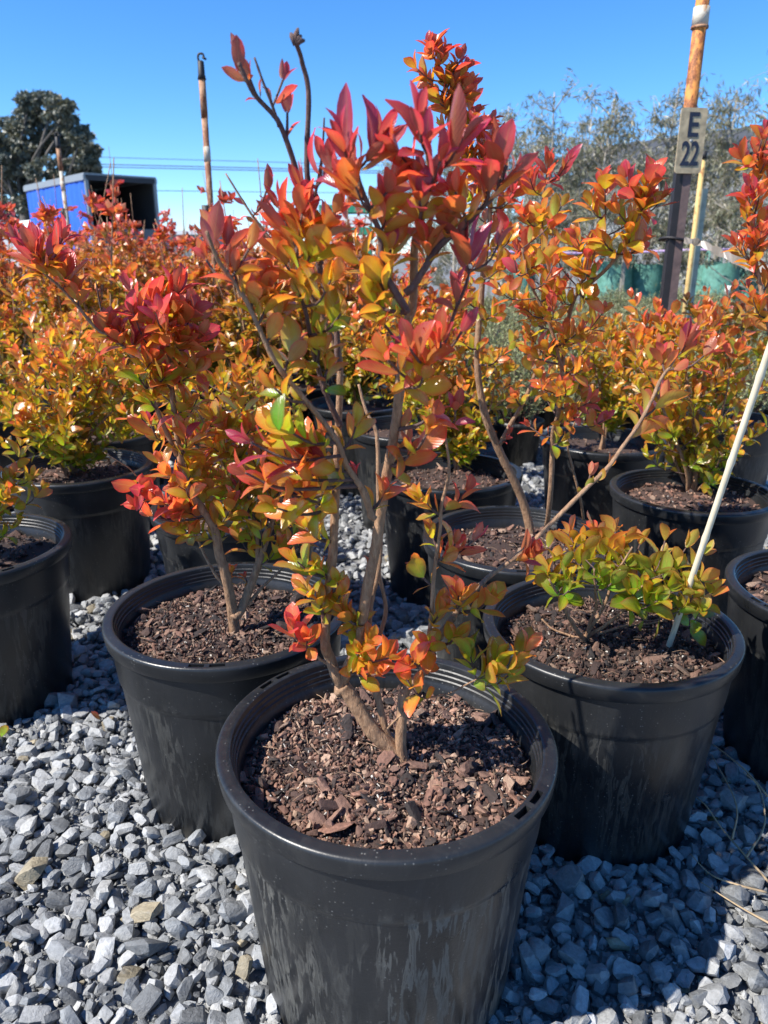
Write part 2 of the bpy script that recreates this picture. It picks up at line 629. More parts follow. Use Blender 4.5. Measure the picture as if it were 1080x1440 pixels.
def make_pot(x, y, label, group, rz=0.0, n_big=0, n_small=0, damp=0.0, scale=1.0, far=False, ph=None, tilt=0.0, big=(.010, .026), dirt=.35):
    o = empty('plant_pot', (x, y, 0.0 if scale >= 1 else 0), label, 'plant pot', group)
    o.rotation_euler = (tilt, 0, rz)
    e_ = .011 * math.sin(x * 17 + y * 29)
    o.scale = (scale * (1 + e_), scale * (1 - e_), scale)
    obj('wall', ME_WALL_FAR if far else ME_WALL, o, color=(dirt, 1, 1))
    obj('rim', ME_RIM_FAR if far else ME_RIM, o, color=(dirt, 1, 1))
    make_soil(o, ph if ph else abs(x * 3.1 + y * 1.7) + .37, n_big, n_small, damp, big, not far)
    return o


# ------------------------------------------------------------------ leaves
def leaf_shape(rows=6, cols=5, fold=.28, curl=.25, wide=.27, wave=.02, pk=.86):
    V, U, Cc = [], [], []
    vs_ = np.linspace(-1, 1, cols)
    for i in range(rows + 1):
        u = i / rows
        w = wide * max(0.0, math.sin(math.pi * min(1, .03 + .97 * u) ** pk)) ** .58
        if i == 0: w = .03
        if i == rows: w = .012
        for v in vs_:
            x = v * w
            z = fold * abs(x) * (1 - .3 * u) + curl * (.55 * u - u * u) + wave * math.sin(7 * u + 3 * v) * abs(v)
            V.append([x, u, z]); U.append([u, v])
            Cc.append((1, 1, 1) if False else (np.array((1.0, 1.0, 1.0)) * (1 - .0) * np.array((.86 + .2 * u, 1.45 - .72 * u, .95 + .15 * u))))
    Fc = []
    for i in range(rows):
        for k in range(cols - 1):
            a = i * cols + k
            Fc.append((a, a + 1, a + cols + 1, a + cols))
    return np.array(V), Fc, np.array(Cc), np.array(U)


LEAVES = [leaf_shape(fold=f, curl=c, wide=w, wave=wv, pk=pk) for f, c, w, wv, pk in
          ((.30, .22, .26, .02, 1.2), (.45, .38, .25, .03, 1.1), (.18, .10, .28, .03, 1.3), (.55, .30, .23, .015, 1.15), (.25, .50, .27, .03, 1.05), (.35, -.12, .25, .02, 1.25))]
ME_LEAVES = [mesh('leaf', V, F, M_LEAF, c, u) for V, F, c, u in LEAVES]
LEAVES_SLIM = [leaf_shape(fold=f, curl=c, wide=w, wave=wv, pk=pk) for f, c, w, wv, pk in
               ((.35, .25, .185, .02, 1.05), (.55, .40, .17, .03, .95), (.25, .05, .20, .03, 1.1), (.6, -.15, .165, .02, 1.0))]
ME_SLIM = [mesh('leaf', V, F, M_LEAF, c, u) for V, F, c, u in LEAVES_SLIM]
LEAVES_LO = [leaf_shape(3, 3, fold=f, curl=c, wide=w, wave=0) for f, c, w in ((.3, .25, .25), (.45, .4, .26), (.2, .05, .27))]

PAL = np.array([(.22, .33, .022), (.40, .40, .024), (.54, .34, .030), (.60, .20, .045), (.57, .10, .068), (.43, .062, .092)])


def hue(h, rs):
    h = min(.999, max(0.0, h)) * (len(PAL) - 1)
    i = int(h); t = h - i
    c = PAL[i] * (1 - t) + PAL[min(i + 1, len(PAL) - 1)] * t
    return c * rs.uniform(.8, 1.2) * (1 + rs.normal(0, .06, 3))


class Shrub:
    def __init__(s, label, base, group=None, seed=1, leaf=.048, h0=.15, hk=.7, ztop=1.2, name='shrub'):
        s.root = empty(name, base, label, 'shrub', group)
        s.b = np.array([float(c) for c in base])
        s.rs = np.random.RandomState(seed)
        s.S, s.SR, s.L = [], [], []
        s.leaf, s.h0, s.hk, s.ztop = leaf, h0, hk, ztop

    def stem(s, pts, r0, r1, sides=8, mat=None, dark=False, knots=True):
        """pts in world metres"""
        P = spline(pts, max(10, int(7 * len(pts))))
        n = len(P)
        k = np.linspace(0, 1, n)
        jit = spline(s.rs.normal(0, 1, (max(3, n // 5), 3)), n) * (.0012 * (1 - k) + .0010)[:, None]
        jit[0] = 0
        P = P + jit
        r = (r0 * (1 - k) + r1 * k)
        if knots: r = r * (1 + .035 * s.rs.normal(0, 1, n)) * np.where(s.rs.rand(n) < .10, 1.13, 1.0)
        V, Fc = tube(P, r, sides)
        obj('stem', mesh('stem', V - s.b, Fc, mat or (M_TWIG if dark else M_BARK)), s.root)
        s.S.append(P); s.SR.append(r)
        return len(s.S) - 1

    def anchor(s, tip, only=None):
        best = None
        for i, P in enumerate(s.S):
            if only is not None and i not in only: continue
            d = np.linalg.norm(P - tip, axis=1) + 1.2 * np.clip(P[:, 2] - tip[2] + .025, 0, None)
            k = int(np.argmin(d))
            if best is None or d[k] < best[0]: best = (d[k], i, k)
        return best[1], best[2]

    def shoot(s, tip, only=None, pairs=5, size=1.0, hh=None, bare=.15, r=.0022, spread=1.0, start=None, tipn=3):
        rs = s.rs
        tip = np.asarray(tip, float)
        if start is None:
            i, k = s.anchor(tip, only)
            p = s.S[i][k]
            tg = unit(s.S[i][min(k + 1, len(s.S[i]) - 1)] - s.S[i][max(k - 1, 0)])
            r0 = min(s.SR[i][k] * .7, r * 1.3)
        else:
            p = np.asarray(start, float); tg = unit(tip - p); r0 = r
        L = np.linalg.norm(tip - p)
        if L < .012:
            tip = p + unit(tg + rs.normal(0, .3, 3)) * .03; L = .03
        mid = p + (tip - p) * .55 + (tg * .06 + rs.normal(0, .035, 3) - np.array((0, 0, .17))) * L
        P = spline([p, mid, tip], max(6, int(L / .012)))
        V, Fc = tube(P, np.linspace(r0, r * .55, len(P)), 5)
        obj('twig', mesh('twig', V - s.b, Fc, M_TWIG), s.root)
        s.leaves_on(P, pairs, size, hh, bare, spread, tipn)

    def leaves_on(s, P, pairs, size, hh=None, bare=.15, spread=1.0, tipn=3):
        rs = s.rs
        seg = np.linalg.norm(np.diff(P, axis=0), axis=1)
        cum = np.r_[0, np.cumsum(seg)]; L = cum[-1]
        use = min(L * (1 - bare), pairs * .022)
        rot = rs.uniform(0, 6.28)
        for k in range(pairs):
            f = k / max(1, pairs - 1) if pairs > 1 else 0
            sarc = L - use * f
            i = min(len(P) - 2, max(0, int(np.searchsorted(cum, sarc)) - 1))
            t = (sarc - cum[i]) / max(1e-6, seg[i])
            q = P[i] * (1 - t) + P[i + 1] * t
            T = unit(P[i + 1] - P[i])
            a = unit(np.cross(T, (.3, .9, .2))); b = np.cross(T, a)
            rot += math.pi / 2 + rs.normal(0, .35)
            m = tipn if k == 0 else 2
            slim = hh is not None and hh > .74
            for e in range(m):
                if rs.rand() < .07 and k: continue
                w = rot + e * 2 * math.pi / m + rs.normal(0, .2)
                rad = a * math.cos(w) + b * math.sin(w)
                tilt = math.radians(rs.uniform(14, 34) + (16 if k else 0) + 22 * f) * spread * (.72 if slim else 1)
                d = unit(T * math.cos(tilt) + rad * math.sin(tilt) + (0, 0, .26) + rs.normal(0, .10, 3))
                nrm = T - d * (T @ d) + np.array((0, 0, .25)) + rs.normal(0, .16, 3)
                ln = s.leaf * size * (.68 if k == 0 else (1.0 if f < .75 else .8)) * rs.uniform(.72, 1.18)
                hf = (q[2] - s.b[2]) / max(.1, s.ztop - s.b[2])
                h = (s.h0 + s.hk * hf if hh is None else hh) + (.20 * (1 - f) - .08) + rs.normal(0, .12)
                s.L.append((q + rad * .002, d, nrm, ln * (1.05 if slim else 1), hue(h, rs), slim))

    def auto(s, idx, t0, t1, count, length=(.06, .14), pairs=(4, 6), size=1.0, hh=None, up=.6, bias=(0, 0, 0)):
        rs = s.rs
        for q in range(count):
            P = s.S[idx]
            k = int((t0 + (t1 - t0) * (q + rs.rand()) / count) * (len(P) - 1))
            p = P[k]; T = unit(P[min(k + 1, len(P) - 1)] - P[max(0, k - 1)])
            w = q * 2.4 + rs.uniform(-.6, .6)
            rad = np.array((math.cos(w), math.sin(w), 0)); rad = unit(rad - T * (rad @ T))
            d = unit(rad + np.array((0, 0, up)) + T * .4 + rs.normal(0, .15, 3) + np.asarray(bias))
            s.shoot(p + d * rs.uniform(*length), start=p, pairs=rs.randint(pairs[0], pairs[1] + 1), size=size, hh=hh, r=.0017)

    def finish(s, limit=290, mat_far=False):
        def rank(l):
            x, y, d = project(l[0])
            inside = -20 < x < 1100 and -20 < y < 1460
            return -(l[3] / d) if inside else 1.0
        s.L.sort(key=rank)
        mb = MB()
        for n, (q, d, nr, ln, c, slim) in enumerate(s.L):
            B = frame(d, nr)
            LS, MS = (LEAVES_SLIM, ME_SLIM) if slim else (LEAVES, ME_LEAVES)
            v = s.rs.randint(len(LS))
            wj = ln * s.rs.uniform(.85, 1.2)
            if n < limit:
                M4 = Matrix(((B * (wj, ln, ln)).tolist())).to_4x4()
                M4.translation = Vector((q - s.b).tolist())
                obj('leaf', MS[v], s.root, M4, c)
            else:
                V, F, C_, U = LS[v]
                mb.add((V * (wj, ln, ln)) @ B.T + (q - s.b), F, C_ * c, U)
        if mb.n:
            tag(mb.build('leaves', M_LEAF, s.root), kind='stuff')
        return s.root


# ================================================================== LARGE STRUCTURE
# ---- gravel
STONES = []
for k in range(26):
    a, b, c = R.uniform(.40, .55), R.uniform(.26, .40), R.uniform(.13, .30)
    P = []
    for q in range(30):
        s_ = R.normal(0, 1, 3); s_ /= np.linalg.norm(s_)
        s_ = np.sign(s_) * np.abs(s_) ** R.uniform(.45, .8)
        P.append(s_ * (a, b, c) * R.uniform(.82, 1.0))
    STONES.append(hull(P, 'stone', M_STONE))
ME_STONES = []
for V, F in STONES:
    ME_STONES.append(mesh('stone', V, F, M_STONE))
    ME_STONES[-1].set_sharp_from_angle(angle=math.radians(27))


def stone_colour(rs):
    k = rs.rand()
    if k < .50: c = np.array((.190, .198, .203)) * rs.uniform(.55, 1.35)
    elif k < .92: c = np.array((.32, .325, .325)) * rs.uniform(.75, 1.3)
    elif k < .985: c = np.array((.40, .40, .385)) * rs.uniform(.85, 1.1)
    else: c = np.array((.33, .28, .19)) * rs.uniform(.7, 1.05)
    return c


POTS = {}     # name -> x, y, filled below; gravel keeps clear of the pots
POTS.update(P1=(0.003, .940), P2=(-.313, 1.378), P3=(.434, 1.312), P4=(.930, 2.185), P5=(.336, 1.789), P6=(.214, 2.40),
            P7=(-1.025, 2.462), P8=(-1.018, 1.726), P9=(.985, 1.469), P10=(-.42, 2.05), P11=(-1.14, 2.99), P13=(-1.80, 3.30),
            P14=(.84, 2.84), P15=(1.46, 3.22), P16=(.10, 3.06), P12=(-1.36, 5.35))


def scatter(x0, x1, y0, y1, step, zr, size, rs):
    out = []
    for y in np.arange(y0, y1, step):
        for x in np.arange(x0, x1, step):
            px, py = x + rs.uniform(-.5, .5) * step, y + rs.uniform(-.5, .5) * step
            if any((px - a) ** 2 + (py - b) ** 2 < .193 ** 2 for a, b in POTS.values()): continue
            u, v, d = project((px, py, 0))
            if not (-520 < u < 1600 and v < 1700): continue
            L = rs.uniform(*size) * (1.35 if rs.rand() < .08 else 1)
            out.append((px, py, rs.uniform(*zr), L, d))
    return out


rg = np.random.RandomState(11)
st = scatter(-1.7, 1.7, .66, 2.15, .0215, (-.004, .008), (.018, .036), rg)
st += scatter(-1.6, 1.6, .70, 2.15, .031, (.010, .018), (.024, .044), rg)
st += scatter(-1.6, 1.6, .70, 2.15, .048, (.016, .027), (.030, .060), rg)
st += scatter(-2.3, 2.3, 2.15, 3.9, .033, (-.002, .018), (.030, .055), rg)
st += scatter(-3.0, 3.2, 3.9, 6.5, .075, (0, .012), (.04, .07), rg)
order = sorted(range(len(st)), key=lambda i: -(st[i][3] / st[i][4]) * (1.0 if st[i][2] > .011 else .35) *
               (1 if 0 < project(st[i][:3])[0] < 1080 and project(st[i][:3])[1] < 1440 else 0))
single = set(order[:300])
mb = MB()
for i, (x, y, z, L, d) in enumerate(st):
    k = rg.randint(len(STONES)); c = stone_colour(rg)
    M3 = rot_m(rg.normal(0, .45), rg.normal(0, .45), rg.uniform(0, 6.28))
    sc = np.array((L * rg.uniform(.85, 1.15), L * rg.uniform(.85, 1.1), L * rg.uniform(.85, 1.3)))
    if i in single:
        obj('stone', ME_STONES[k], ground, Matrix.LocRotScale(Vector((x, y, z)), Matrix(M3.tolist()).to_quaternion(), Vector(sc.tolist())), c)
    else:
        V, F = STONES[k]
        mb.add((V * sc) @ M3.T + (x, y, z), F, c)
gr_ = mb.build('gravel', M_STONE, ground)
gr_.data.set_sharp_from_angle(angle=math.radians(27))
tag(gr_, kind='stuff')
GRIT = [hull([unit(R.normal(0, 1, 3)) * (.5, .38, .28) for q in range(9)], 'grit', M_STONE) for k in range(8)]
mb = MB()
for y in np.arange(.72, 1.95, .0125):
    for x in np.arange(-1.15, 1.15, .0125):
        px, py = x + rg.uniform(-.007, .007), y + rg.uniform(-.007, .007)
        if any((px - a) ** 2 + (py - b) ** 2 < .192 ** 2 for a, b in POTS.values()): continue
        u, v, d = project((px, py, 0))
        if not (-200 < u < 1280 and v < 1560): continue
        V, F = GRIT[rg.randint(8)]
        L = rg.uniform(.006, .017)
        mb.add((V * L) @ rot_m(rg.normal(0, .8), rg.normal(0, .8), rg.uniform(0, 6.28)).T + (px, py, rg.uniform(.002, .014)), F, stone_colour(rg) * .85)
tag(mb.build('gravel_fines', M_STONE, ground, smooth=False), kind='stuff')

# ---- metal shed behind the trees on the right
M_SHEDROOF = simple('shed_roof_sheet', (.060, .062, .066), .65, nscale=1.2, namt=.2)
M_SHEDWALL = simple('shed_wall_sheet', (.20, .205, .205), .6, nscale=.8, namt=.15)
M_DARKSTEEL = simple('dark_steel', (.045, .045, .05), .5, nscale=9)
a0 = at(1180, 137, 24.0); a1 = at(740, 203, 34.0)        # top edge of the roof, near end and far end
shed = empty('shed', ((a0[0] + a1[0]) / 2, (a0[1] + a1[1]) / 2 + 3, 0), 'long dark roofed metal shed rising behind the row of wispy trees', 'shed')
sb = np.array(shed.location)
dv = unit(np.array((a1[0] - a0[0], a1[1] - a0[1], 0))); nv_ = np.array((-dv[1], dv[0], 0)); nv_ = nv_ if nv_[1] > 0 else -nv_
zt = 5.3; ze = 4.1; Ls = np.linalg.norm((a1 - a0)[:2])
q0, q1 = np.array((a0[0], a0[1], 0)), np.array((a1[0], a1[1], 0))
nsh = 26
for k in range(nsh):        # corrugated roof sheets, each a piece
    u0, u1 = k / nsh, (k + 1) / nsh - .0015
    p0 = q0 + dv * Ls * u0; p1 = q0 + dv * Ls * u1
    m_ = MB()
    zz = .02 * (k % 2)
    m_.add([p0 + (0, 0, ze + zz) - nv_ * .5, p1 + (0, 0, ze + zz) - nv_ * .5, p1 + nv_ * 3 + (0, 0, zt + zz), p0 + nv_ * 3 + (0, 0, zt + zz),
            p0 + (0, 0, ze + zz - .06) - nv_ * .5, p1 + (0, 0, ze + zz - .06) - nv_ * .5, p1 + nv_ * 3 + (0, 0, zt + zz - .06), p0 + nv_ * 3 + (0, 0, zt + zz - .06)],
           [(0, 1, 2, 3), (7, 6, 5, 4), (0, 4, 5, 1), (1, 5, 6, 2), (2, 6, 7, 3), (3, 7, 4, 0)])
    m_.V = [v - sb for v in m_.V]
    m_.build('roof_sheet', M_SHEDROOF, shed, smooth=False)
for k in range(13):
    p0 = q0 + dv * Ls * (k + .5) / 13 + nv_ * .12
    m_ = MB().box(p0 - sb + (0, 0, 2.0), (Ls / 13 - .02, .08, 4.0), math.atan2(dv[1], dv[0]))
    m_.build('wall_panel', M_SHEDWALL, shed, smooth=False)
m_ = MB()
for k in range(3):
    pass
mid_b = (q0 + q1) / 2 + nv_ * 3.0
MB().box(mid_b - sb + (0, 0, 2.6), (Ls, .1, 5.2), math.atan2(dv[1], dv[0])).build('back_wall', M_SHEDWALL, shed, smooth=False)

# ---- eucalyptus far left
M_GUM_LEAF = leaf_material('gum_leaf', .15, .5, False)
M_GUM_BARK = bark_material('gum_bark', (.05, .045, .04), (.14, .125, .11), 6)


def limb(mb, p, q, r0, r1, rs, n=7, wob=.05, sides=6):
    L = np.linalg.norm(q - p)
    m = (p + q) / 2 + rs.normal(0, wob, 3) * L
    P = spline([p, m, q], n)
    mb.tube(P, np.linspace(r0, r1, n), sides)
    return P


rt = np.random.RandomState(5)
TY = 62.0
tb = at(38, 350, TY); tb[2] = 0
gum = empty('gum_tree', tb, 'broad dark gum tree standing behind the blue truck', 'tree')
trunk, crown = MB(), MB()
s1 = limb(trunk, np.zeros(3), np.array((.3, 0, 4.5)), .55, .40, rt)
# crown lobes read from the photo: centre px, py, radius px
lobes = [(60, 150, 22), (30, 165, 26), (85, 160, 24), (10, 185, 26), (55, 190, 26), (100, 190, 24), (118, 208, 18), (80, 215, 24), (35, 215, 26), (5, 225, 28),
         (125, 228, 14), (105, 232, 18), (60, 240, 22), (20, 250, 24), (45, 262, 18), (85, 250, 16), (-15, 200, 30), (-30, 235, 34), (0, 268, 20), (-40, 185, 26), (40, 140, 14), (75, 140, 13), (128, 212, 14), (130, 240, 12), (30, 282, 18), (60, 278, 14), (0, 290, 20), (112, 246, 13), (95, 172, 18), (112, 190, 16), (48, 168, 22), (20, 205, 24)]
for (px, py, pr) in lobes:
    d = TY / CP
    c = at(px, py, TY + rt.uniform(-3, 3)) - tb
    rr = pr * TY / F_PX * 1.0
    limb(trunk, s1[-1 - rt.randint(3)], c + (0, 0, -rr * .3), .17, .05, rt, wob=.08)
    for sub in range(10):
        v = unit(rt.normal(0, 1, 3)); cc = c + v * rr * rt.uniform(.35, .95) * (1, 1, .75)
        sr = rr * rt.uniform(.28, .5)
        for q in range(120):
            w = unit(rt.normal(0, 1, 3)); p = cc + w * sr * rt.uniform(.3, 1) ** .5 * (1, 1, .6)
            dd = unit(rt.normal(0, 1, 3) + (0, 0, -.8)); ln = rt.uniform(.16, .34)
            B = frame(dd, rt.normal(0, 1, 3))
            tri = np.array([(-.32, .0, 0), (.32, .15, .0), (.12, 1, 0), (-.25, .8, .1)]) * ln
            gcol = np.array((.066, .084, .062)) * rt.uniform(.6, 1.5) + (.012, .008, .006)
            crown.add(tri @ B.T + p, [(0, 1, 2, 3)], gcol, np.array([(0, -1), (0, 1), (1, .3), (1, -.3)]))
trunk.build('trunk', M_GUM_BARK, gum)
tag(crown.build('crown', M_GUM_LEAF, gum, smooth=False), kind='stuff')

# ---- row of wispy young gums on the right
M_WISP = leaf_material('wispy_leaf', .25, .45, False)
M_PALE = bark_material('pale_bark', (.22, .19, .155), (.46, .42, .36), 30)


def wispy_tree(px, Y, top_py, width, seed, label, group, dens=1.0):
    rs = np.random.RandomState(seed)
    b = at(px, 357, Y); b[2] = 0
    ht = at(px, top_py, Y)[2]
    root = empty('gum_sapling', b, label, 'tree', group)
    tk, br, lf = MB(), MB(), MB()
    lean = rs.normal(0, .05, 2)
    tp = np.array((lean[0] * ht, lean[1] * ht, ht))
    TP = limb(tk, np.zeros(3), tp, .045, .008, rs, 14, .015, 6)
    nb = int(40 * dens)
    for k in range(nb):
        f = .16 + .82 * (k + rs.rand()) / nb
        p = TP[int(f * 13)]
        w = rs.uniform(0, 6.28)
        reach = width * (1.05 - .75 * f) * rs.uniform(.5, 1.15)
        e = p + np.array((math.cos(w) * reach, math.sin(w) * reach, reach * rs.uniform(.35, 1.3)))
        if e[2] > ht * 1.03: e[2] = ht * rs.uniform(.92, 1.03)
        BP = limb(br, p, e, .012, .004, rs, 8, .06, 4)
        for q in range(rs.randint(5, 9)):
            a = BP[rs.randint(3, 8)]
            l2 = rs.uniform(.2, .5) * (1 - .3 * f)
            e2 = a + np.array((rs.normal(0, .7), rs.normal(0, .7), rs.uniform(-.5, .75))) * l2
            m2 = (a + e2) / 2 + (0, 0, .12 * l2)
            TW = spline([a, m2, e2], 6)
            br.tube(TW, np.linspace(.0045, .0022, 6), 3, cap=False)
            nl = int(rs.randint(10, 25) * dens * (1.3 - .9 * f))
            for j in range(nl):
                o = TW[rs.randint(1, 6)] + rs.normal(0, .035, 3)
                dd = unit(rs.normal(0, .6, 3) + (0, 0, -.75)); ln = rs.uniform(.06, .13)
                B = frame(dd, rs.normal(0, 1, 3))
                v = np.array([(-.03, 0, 0), (.03, 0, 0), (.085, .45, .05), (.0, 1, 0), (-.085, .45, .05)]) * ln
                c = (np.array((.145, .155, .085)) if rs.rand() < .75 else np.array((.25, .22, .14))) * rs.uniform(.6, 1.4)
                lf.add(v @ B.T + o, [(0, 1, 2, 4), (4, 2, 3)], c, np.array([(0, -.3), (0, .3), (.5, 1), (1, 0), (.5, -1)]))
    tk.build('trunk', M_PALE, root)
    tag(br.build('branches', M_PALE, root), kind='stuff')
    tag(lf.build('crown', M_WISP, root, smooth=False), kind='stuff')
    return root


GT = 'wispy young gum trees in a row on the right'
for (px, Y, tpy, wd, sd, lab, dn) in (
        (706, 13.2, 150, .95, 21, 'thin sparse young gum seen behind the tall red shrub tips, first of its row', .8),
        (762, 13.0, 134, 1.0, 22, 'young gum with a feathery top left of the rusty sign post, second of its row', .95),
        (835, 12.6, 138, 1.15, 23, 'bushy grey-green young gum with a rounded top of curling bare twigs', 1.25),
        (905, 13.0, 126, 1.15, 24, 'dense young gum directly left of the E 22 sign, its top of pale twigs', 1.25),
        (1010, 12.2, 125, 1.05, 25, 'young gum just to the right of the E 22 sign with drooping foliage', 1.25),
        (1075, 11.0, 45, 1.1, 26, 'tallest young gum, its thin twigs reaching highest beside the right edge', 1.2),
        (800, 16.2, 165, 1.4, 27, 'darker young gum in the second rank left of the sign post', 1.2),
        (955, 16.0, 160, 1.4, 28, 'darker young gum in the second rank straight behind the E 22 sign', 1.2),
        (640, 14.5, 215, 1.2, 31, 'low young gum glimpsed between the front shrub and the tallest shrub', 1.2),
        (585, 17.0, 230, 1.5, 32, 'low hazy young gum seen straight behind the front shrub', 1.2),
        (735, 16.5, 185, 1.3, 29, 'low young gum in the second rank at the left end of the row', 1.2),
        (1110, 15.5, 130, 1.3, 30, 'young gum in the second rank cut by the right edge of the photo', 1.1)):
    wispy_tree(px, Y, tpy, wd, sd, lab, GT, dn)

# green woven bags round the saplings' roots
M_BAG = simple('green_woven_bag', (.09, .235, .185), .6, nscale=14, namt=.35, bstr=.4)
M_LABELW = simple('white_card', (.75, .75, .72), .6)
M_SOILDARK = simple('dark_potting_soil', (.04, .028, .02), .9, nscale=30)


def grow_bag(px, Y, label, card=False, w=.25, h=1.0, seed=0):
    rs = np.random.RandomState(seed)
    b = at(px, 357, Y); b[2] = 0
    o = empty('grow_bag', b, label, 'plant bag', 'green plant bags along the back')
    seg = 20
    V, Fc = [], []
    zs = np.linspace(0, h, 7)
    for i, z in enumerate(zs):
        for k in range(seg):
            t = 2 * math.pi * k / seg
            r_ = w * (1 + .06 * math.sin(3 * t + i) + .05 * math.sin(math.pi * z / h) + rs.normal(0, .02))
            V.append((r_ * math.cos(t), r_ * math.sin(t), z + (.03 * math.sin(2 * t + seed) if i == 6 else 0)))
    for i in range(6):
        for k in range(seg):
            Fc.append((i * seg + k, i * seg + (k + 1) % seg, (i + 1) * seg + (k + 1) % seg, (i + 1) * seg + k))
    obj('sack', mesh('sack', V, Fc, M_BAG), o)
    obj('soil', mesh('soil', [(w * .97 * math.cos(2 * math.pi * k / seg), w * .97 * math.sin(2 * math.pi * k / seg), h * .92) for k in range(seg)], [tuple(range(seg))], M_SOILDARK), o)
    for sx in (-1, 1):
        P = spline([(sx * w * .95, -.06, h * .95), (sx * w * .9, -.05, h + .14), (sx * w * .9, .05, h + .14), (sx * w * .95, .06, h * .95)], 10)
        MB().tube(P, .014, 5).build('handle', M_BAG, o)
    if card:
        MB().box((.03, -w * 1.13, h * .62), (.13, .006, .13)).build('tag', M_LABELW, o)


for i, (px, Y, lab, cd) in enumerate((
        (735, 13.0, 'green woven plant bag furthest left in the bag row, under the twiggy red shrub', False),
        (868, 12.4, 'dark green plant bag between the orange shrubs and the sign post', False),
        (912, 12.6, 'green plant bag with upright handles just left of the sign post', False),
        (995, 12.2, 'light green plant bag to the right of the sign post', False),
        (1018, 11.6, 'green plant bag carrying a small white tag', True),
        (1072, 12.4, 'green plant bag at the far right behind the red branch', False))):
    grow_bag(px, Y, lab, cd, .22 + .03 * (i % 3), .96, i)
# lilac hose strung along the bags
M_LILAC = simple('lilac_pipe', (.52, .36, .60), .5)
hose = MB().tube(spline([at(650, 352, 12.0), at(790, 356, 11.9), at(880, 355, 11.9), at(1000, 351, 11.7), at(1120, 352, 11.7)], 40), .018, 6).build('irrigation_pipe', M_LILAC)
tag(hose, 'pale lilac irrigation pipe strung level along the green bags', 'pipe')
M_TIMBER = simple('grey_timber', (.30, .27, .22), .8, nscale=20)
for i, px in enumerate((690, 790, 880, 1130)):
    p = at(px, 357, 11.95)
    s_ = MB().box((p[0], p[1] + .05, .62), (.05, .05, 1.24)).build('timber_stake', M_TIMBER, smooth=False)
    tag(s_, 'weathered timber stake holding up the lilac irrigation pipe', 'stake', 'timber stakes along the irrigation pipe')

# wire fence behind the saplings
M_WIRE = simple('galvanised_wire', (.35, .36, .36), .45, .6)
fx0, fx1, fy = 2.0, 9.5, 19.0
fence = empty('wire_fence', (fx0, fy, 0), 'low galvanised wire fence running behind the wispy trees', 'fence')
for k in range(6):
    MB().tube([(k * 1.5, 0, 0), (k * 1.5, 0, 1.75)], .03, 8).build('post', M_WIRE, fence)
mb = MB()
for k in range(8):
    mb.tube([(0, -.035, .2 + k * .21), (7.5, -.035, .2 + k * .21)], .006, 4)
for k in range(60):
    mb.tube([(k * .125, -.035, .15), (k * .125, -.035, 1.7)], .004, 3)
tag(mb.build('wire_mesh', M_WIRE, fence), kind='stuff')

# ---- truck at the left
M_BLUE = simple('blue_curtain', (.025, .11, .55), .6, nscale=2.5, namt=.12, bstr=.15, spec=.25)
M_ALU = simple('aluminium_rail', (.26, .27, .28), .45, .3)
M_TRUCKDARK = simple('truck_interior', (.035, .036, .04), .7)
M_TYRE = simple('tyre_rubber', (.015, .015, .016), .8)
M_REDP = simple('red_paint', (.62, .055, .03), .4)
M_WHITEP = simple('white_paint', (.72, .72, .70), .4)
M_GLASSD = simple('dark_glass', (.02, .025, .03), .1)
nc = at(118, 243, 23.2)
ztop = nc[2]
ang = math.radians(40)
uR = np.array((math.cos(ang), math.sin(ang), 0)); uS = np.array((-uR[1], uR[0], 0))
Wt, Lt = 2.1, 5.6
truck = empty('curtain_truck', (nc[0], nc[1], 0), 'blue curtain-sided truck with its dark rear doors open beyond the shrub rows', 'truck')
truck.rotation_euler = (0, 0, ang)
# local: x across the rear (0..Wt), y along the side (0..Lt)
floor_z = 1.12
zr = ztop
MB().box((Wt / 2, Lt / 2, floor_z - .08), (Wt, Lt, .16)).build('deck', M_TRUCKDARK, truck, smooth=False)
cb = MB()
ny = 60
V, Fc = [], []
for i in range(ny + 1):
    y = .10 + (Lt - .2) * i / ny
    x = .012 * math.sin(i * 1.3) + .006 * math.sin(i * .37)
    V += [(x, y, floor_z - .25), (x + .006 * math.sin(i), y, zr - .16)]
for i in range(ny): Fc.append((2 * i, 2 * i + 1, 2 * i + 3, 2 * i + 2))
obj('side_curtain', mesh('side_curtain', V, Fc, M_BLUE), truck)
V2 = [(Wt - v[0], v[1], v[2]) for v in V]
obj('side_curtain', mesh('side_curtain', V2, Fc, M_BLUE), truck)
for x in (.03, Wt - .03):  # added dark sheets inside the curtains stand in for shade in the rear
    MB().box((x, Lt / 2, (floor_z + zr) / 2 - .05), (.012, Lt - .25, zr - floor_z - .15)).build('shade_sheet', M_TRUCKDARK, truck, smooth=False)
MB().box((Wt / 2, Lt / 2, zr - .02), (Wt + .04, Lt + .04, .05)).build('roof', M_ALU, truck, smooth=False)
for x in (-.01, Wt + .01):
    MB().box((x, Lt / 2, zr - .11), (.07, Lt + .03, .14)).build('roof_rail', M_ALU, truck, smooth=False)
MB().box((Wt / 2, -.02, zr - .12), (Wt - .08, .06, .13)).build('rear_header', M_TRUCKDARK, truck, smooth=False)
for x in (.035, Wt - .035):
    MB().box((x, .0, (floor_z + zr) / 2 - .08), (.09, .09, zr - floor_z - .12)).build('rear_post', M_ALU, truck, smooth=False)
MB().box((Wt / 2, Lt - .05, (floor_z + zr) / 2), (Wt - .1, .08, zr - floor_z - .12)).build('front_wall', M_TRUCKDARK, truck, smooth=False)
for k in range(4):
    MB().box((Wt / 2 + .2, Lt - 1.2 + .25 * k, floor_z + .45 + .36 * k), (1.3, .6, .04)).build('load_shelf', M_ALU if k % 2 else M_TRUCKDARK, truck, smooth=False)
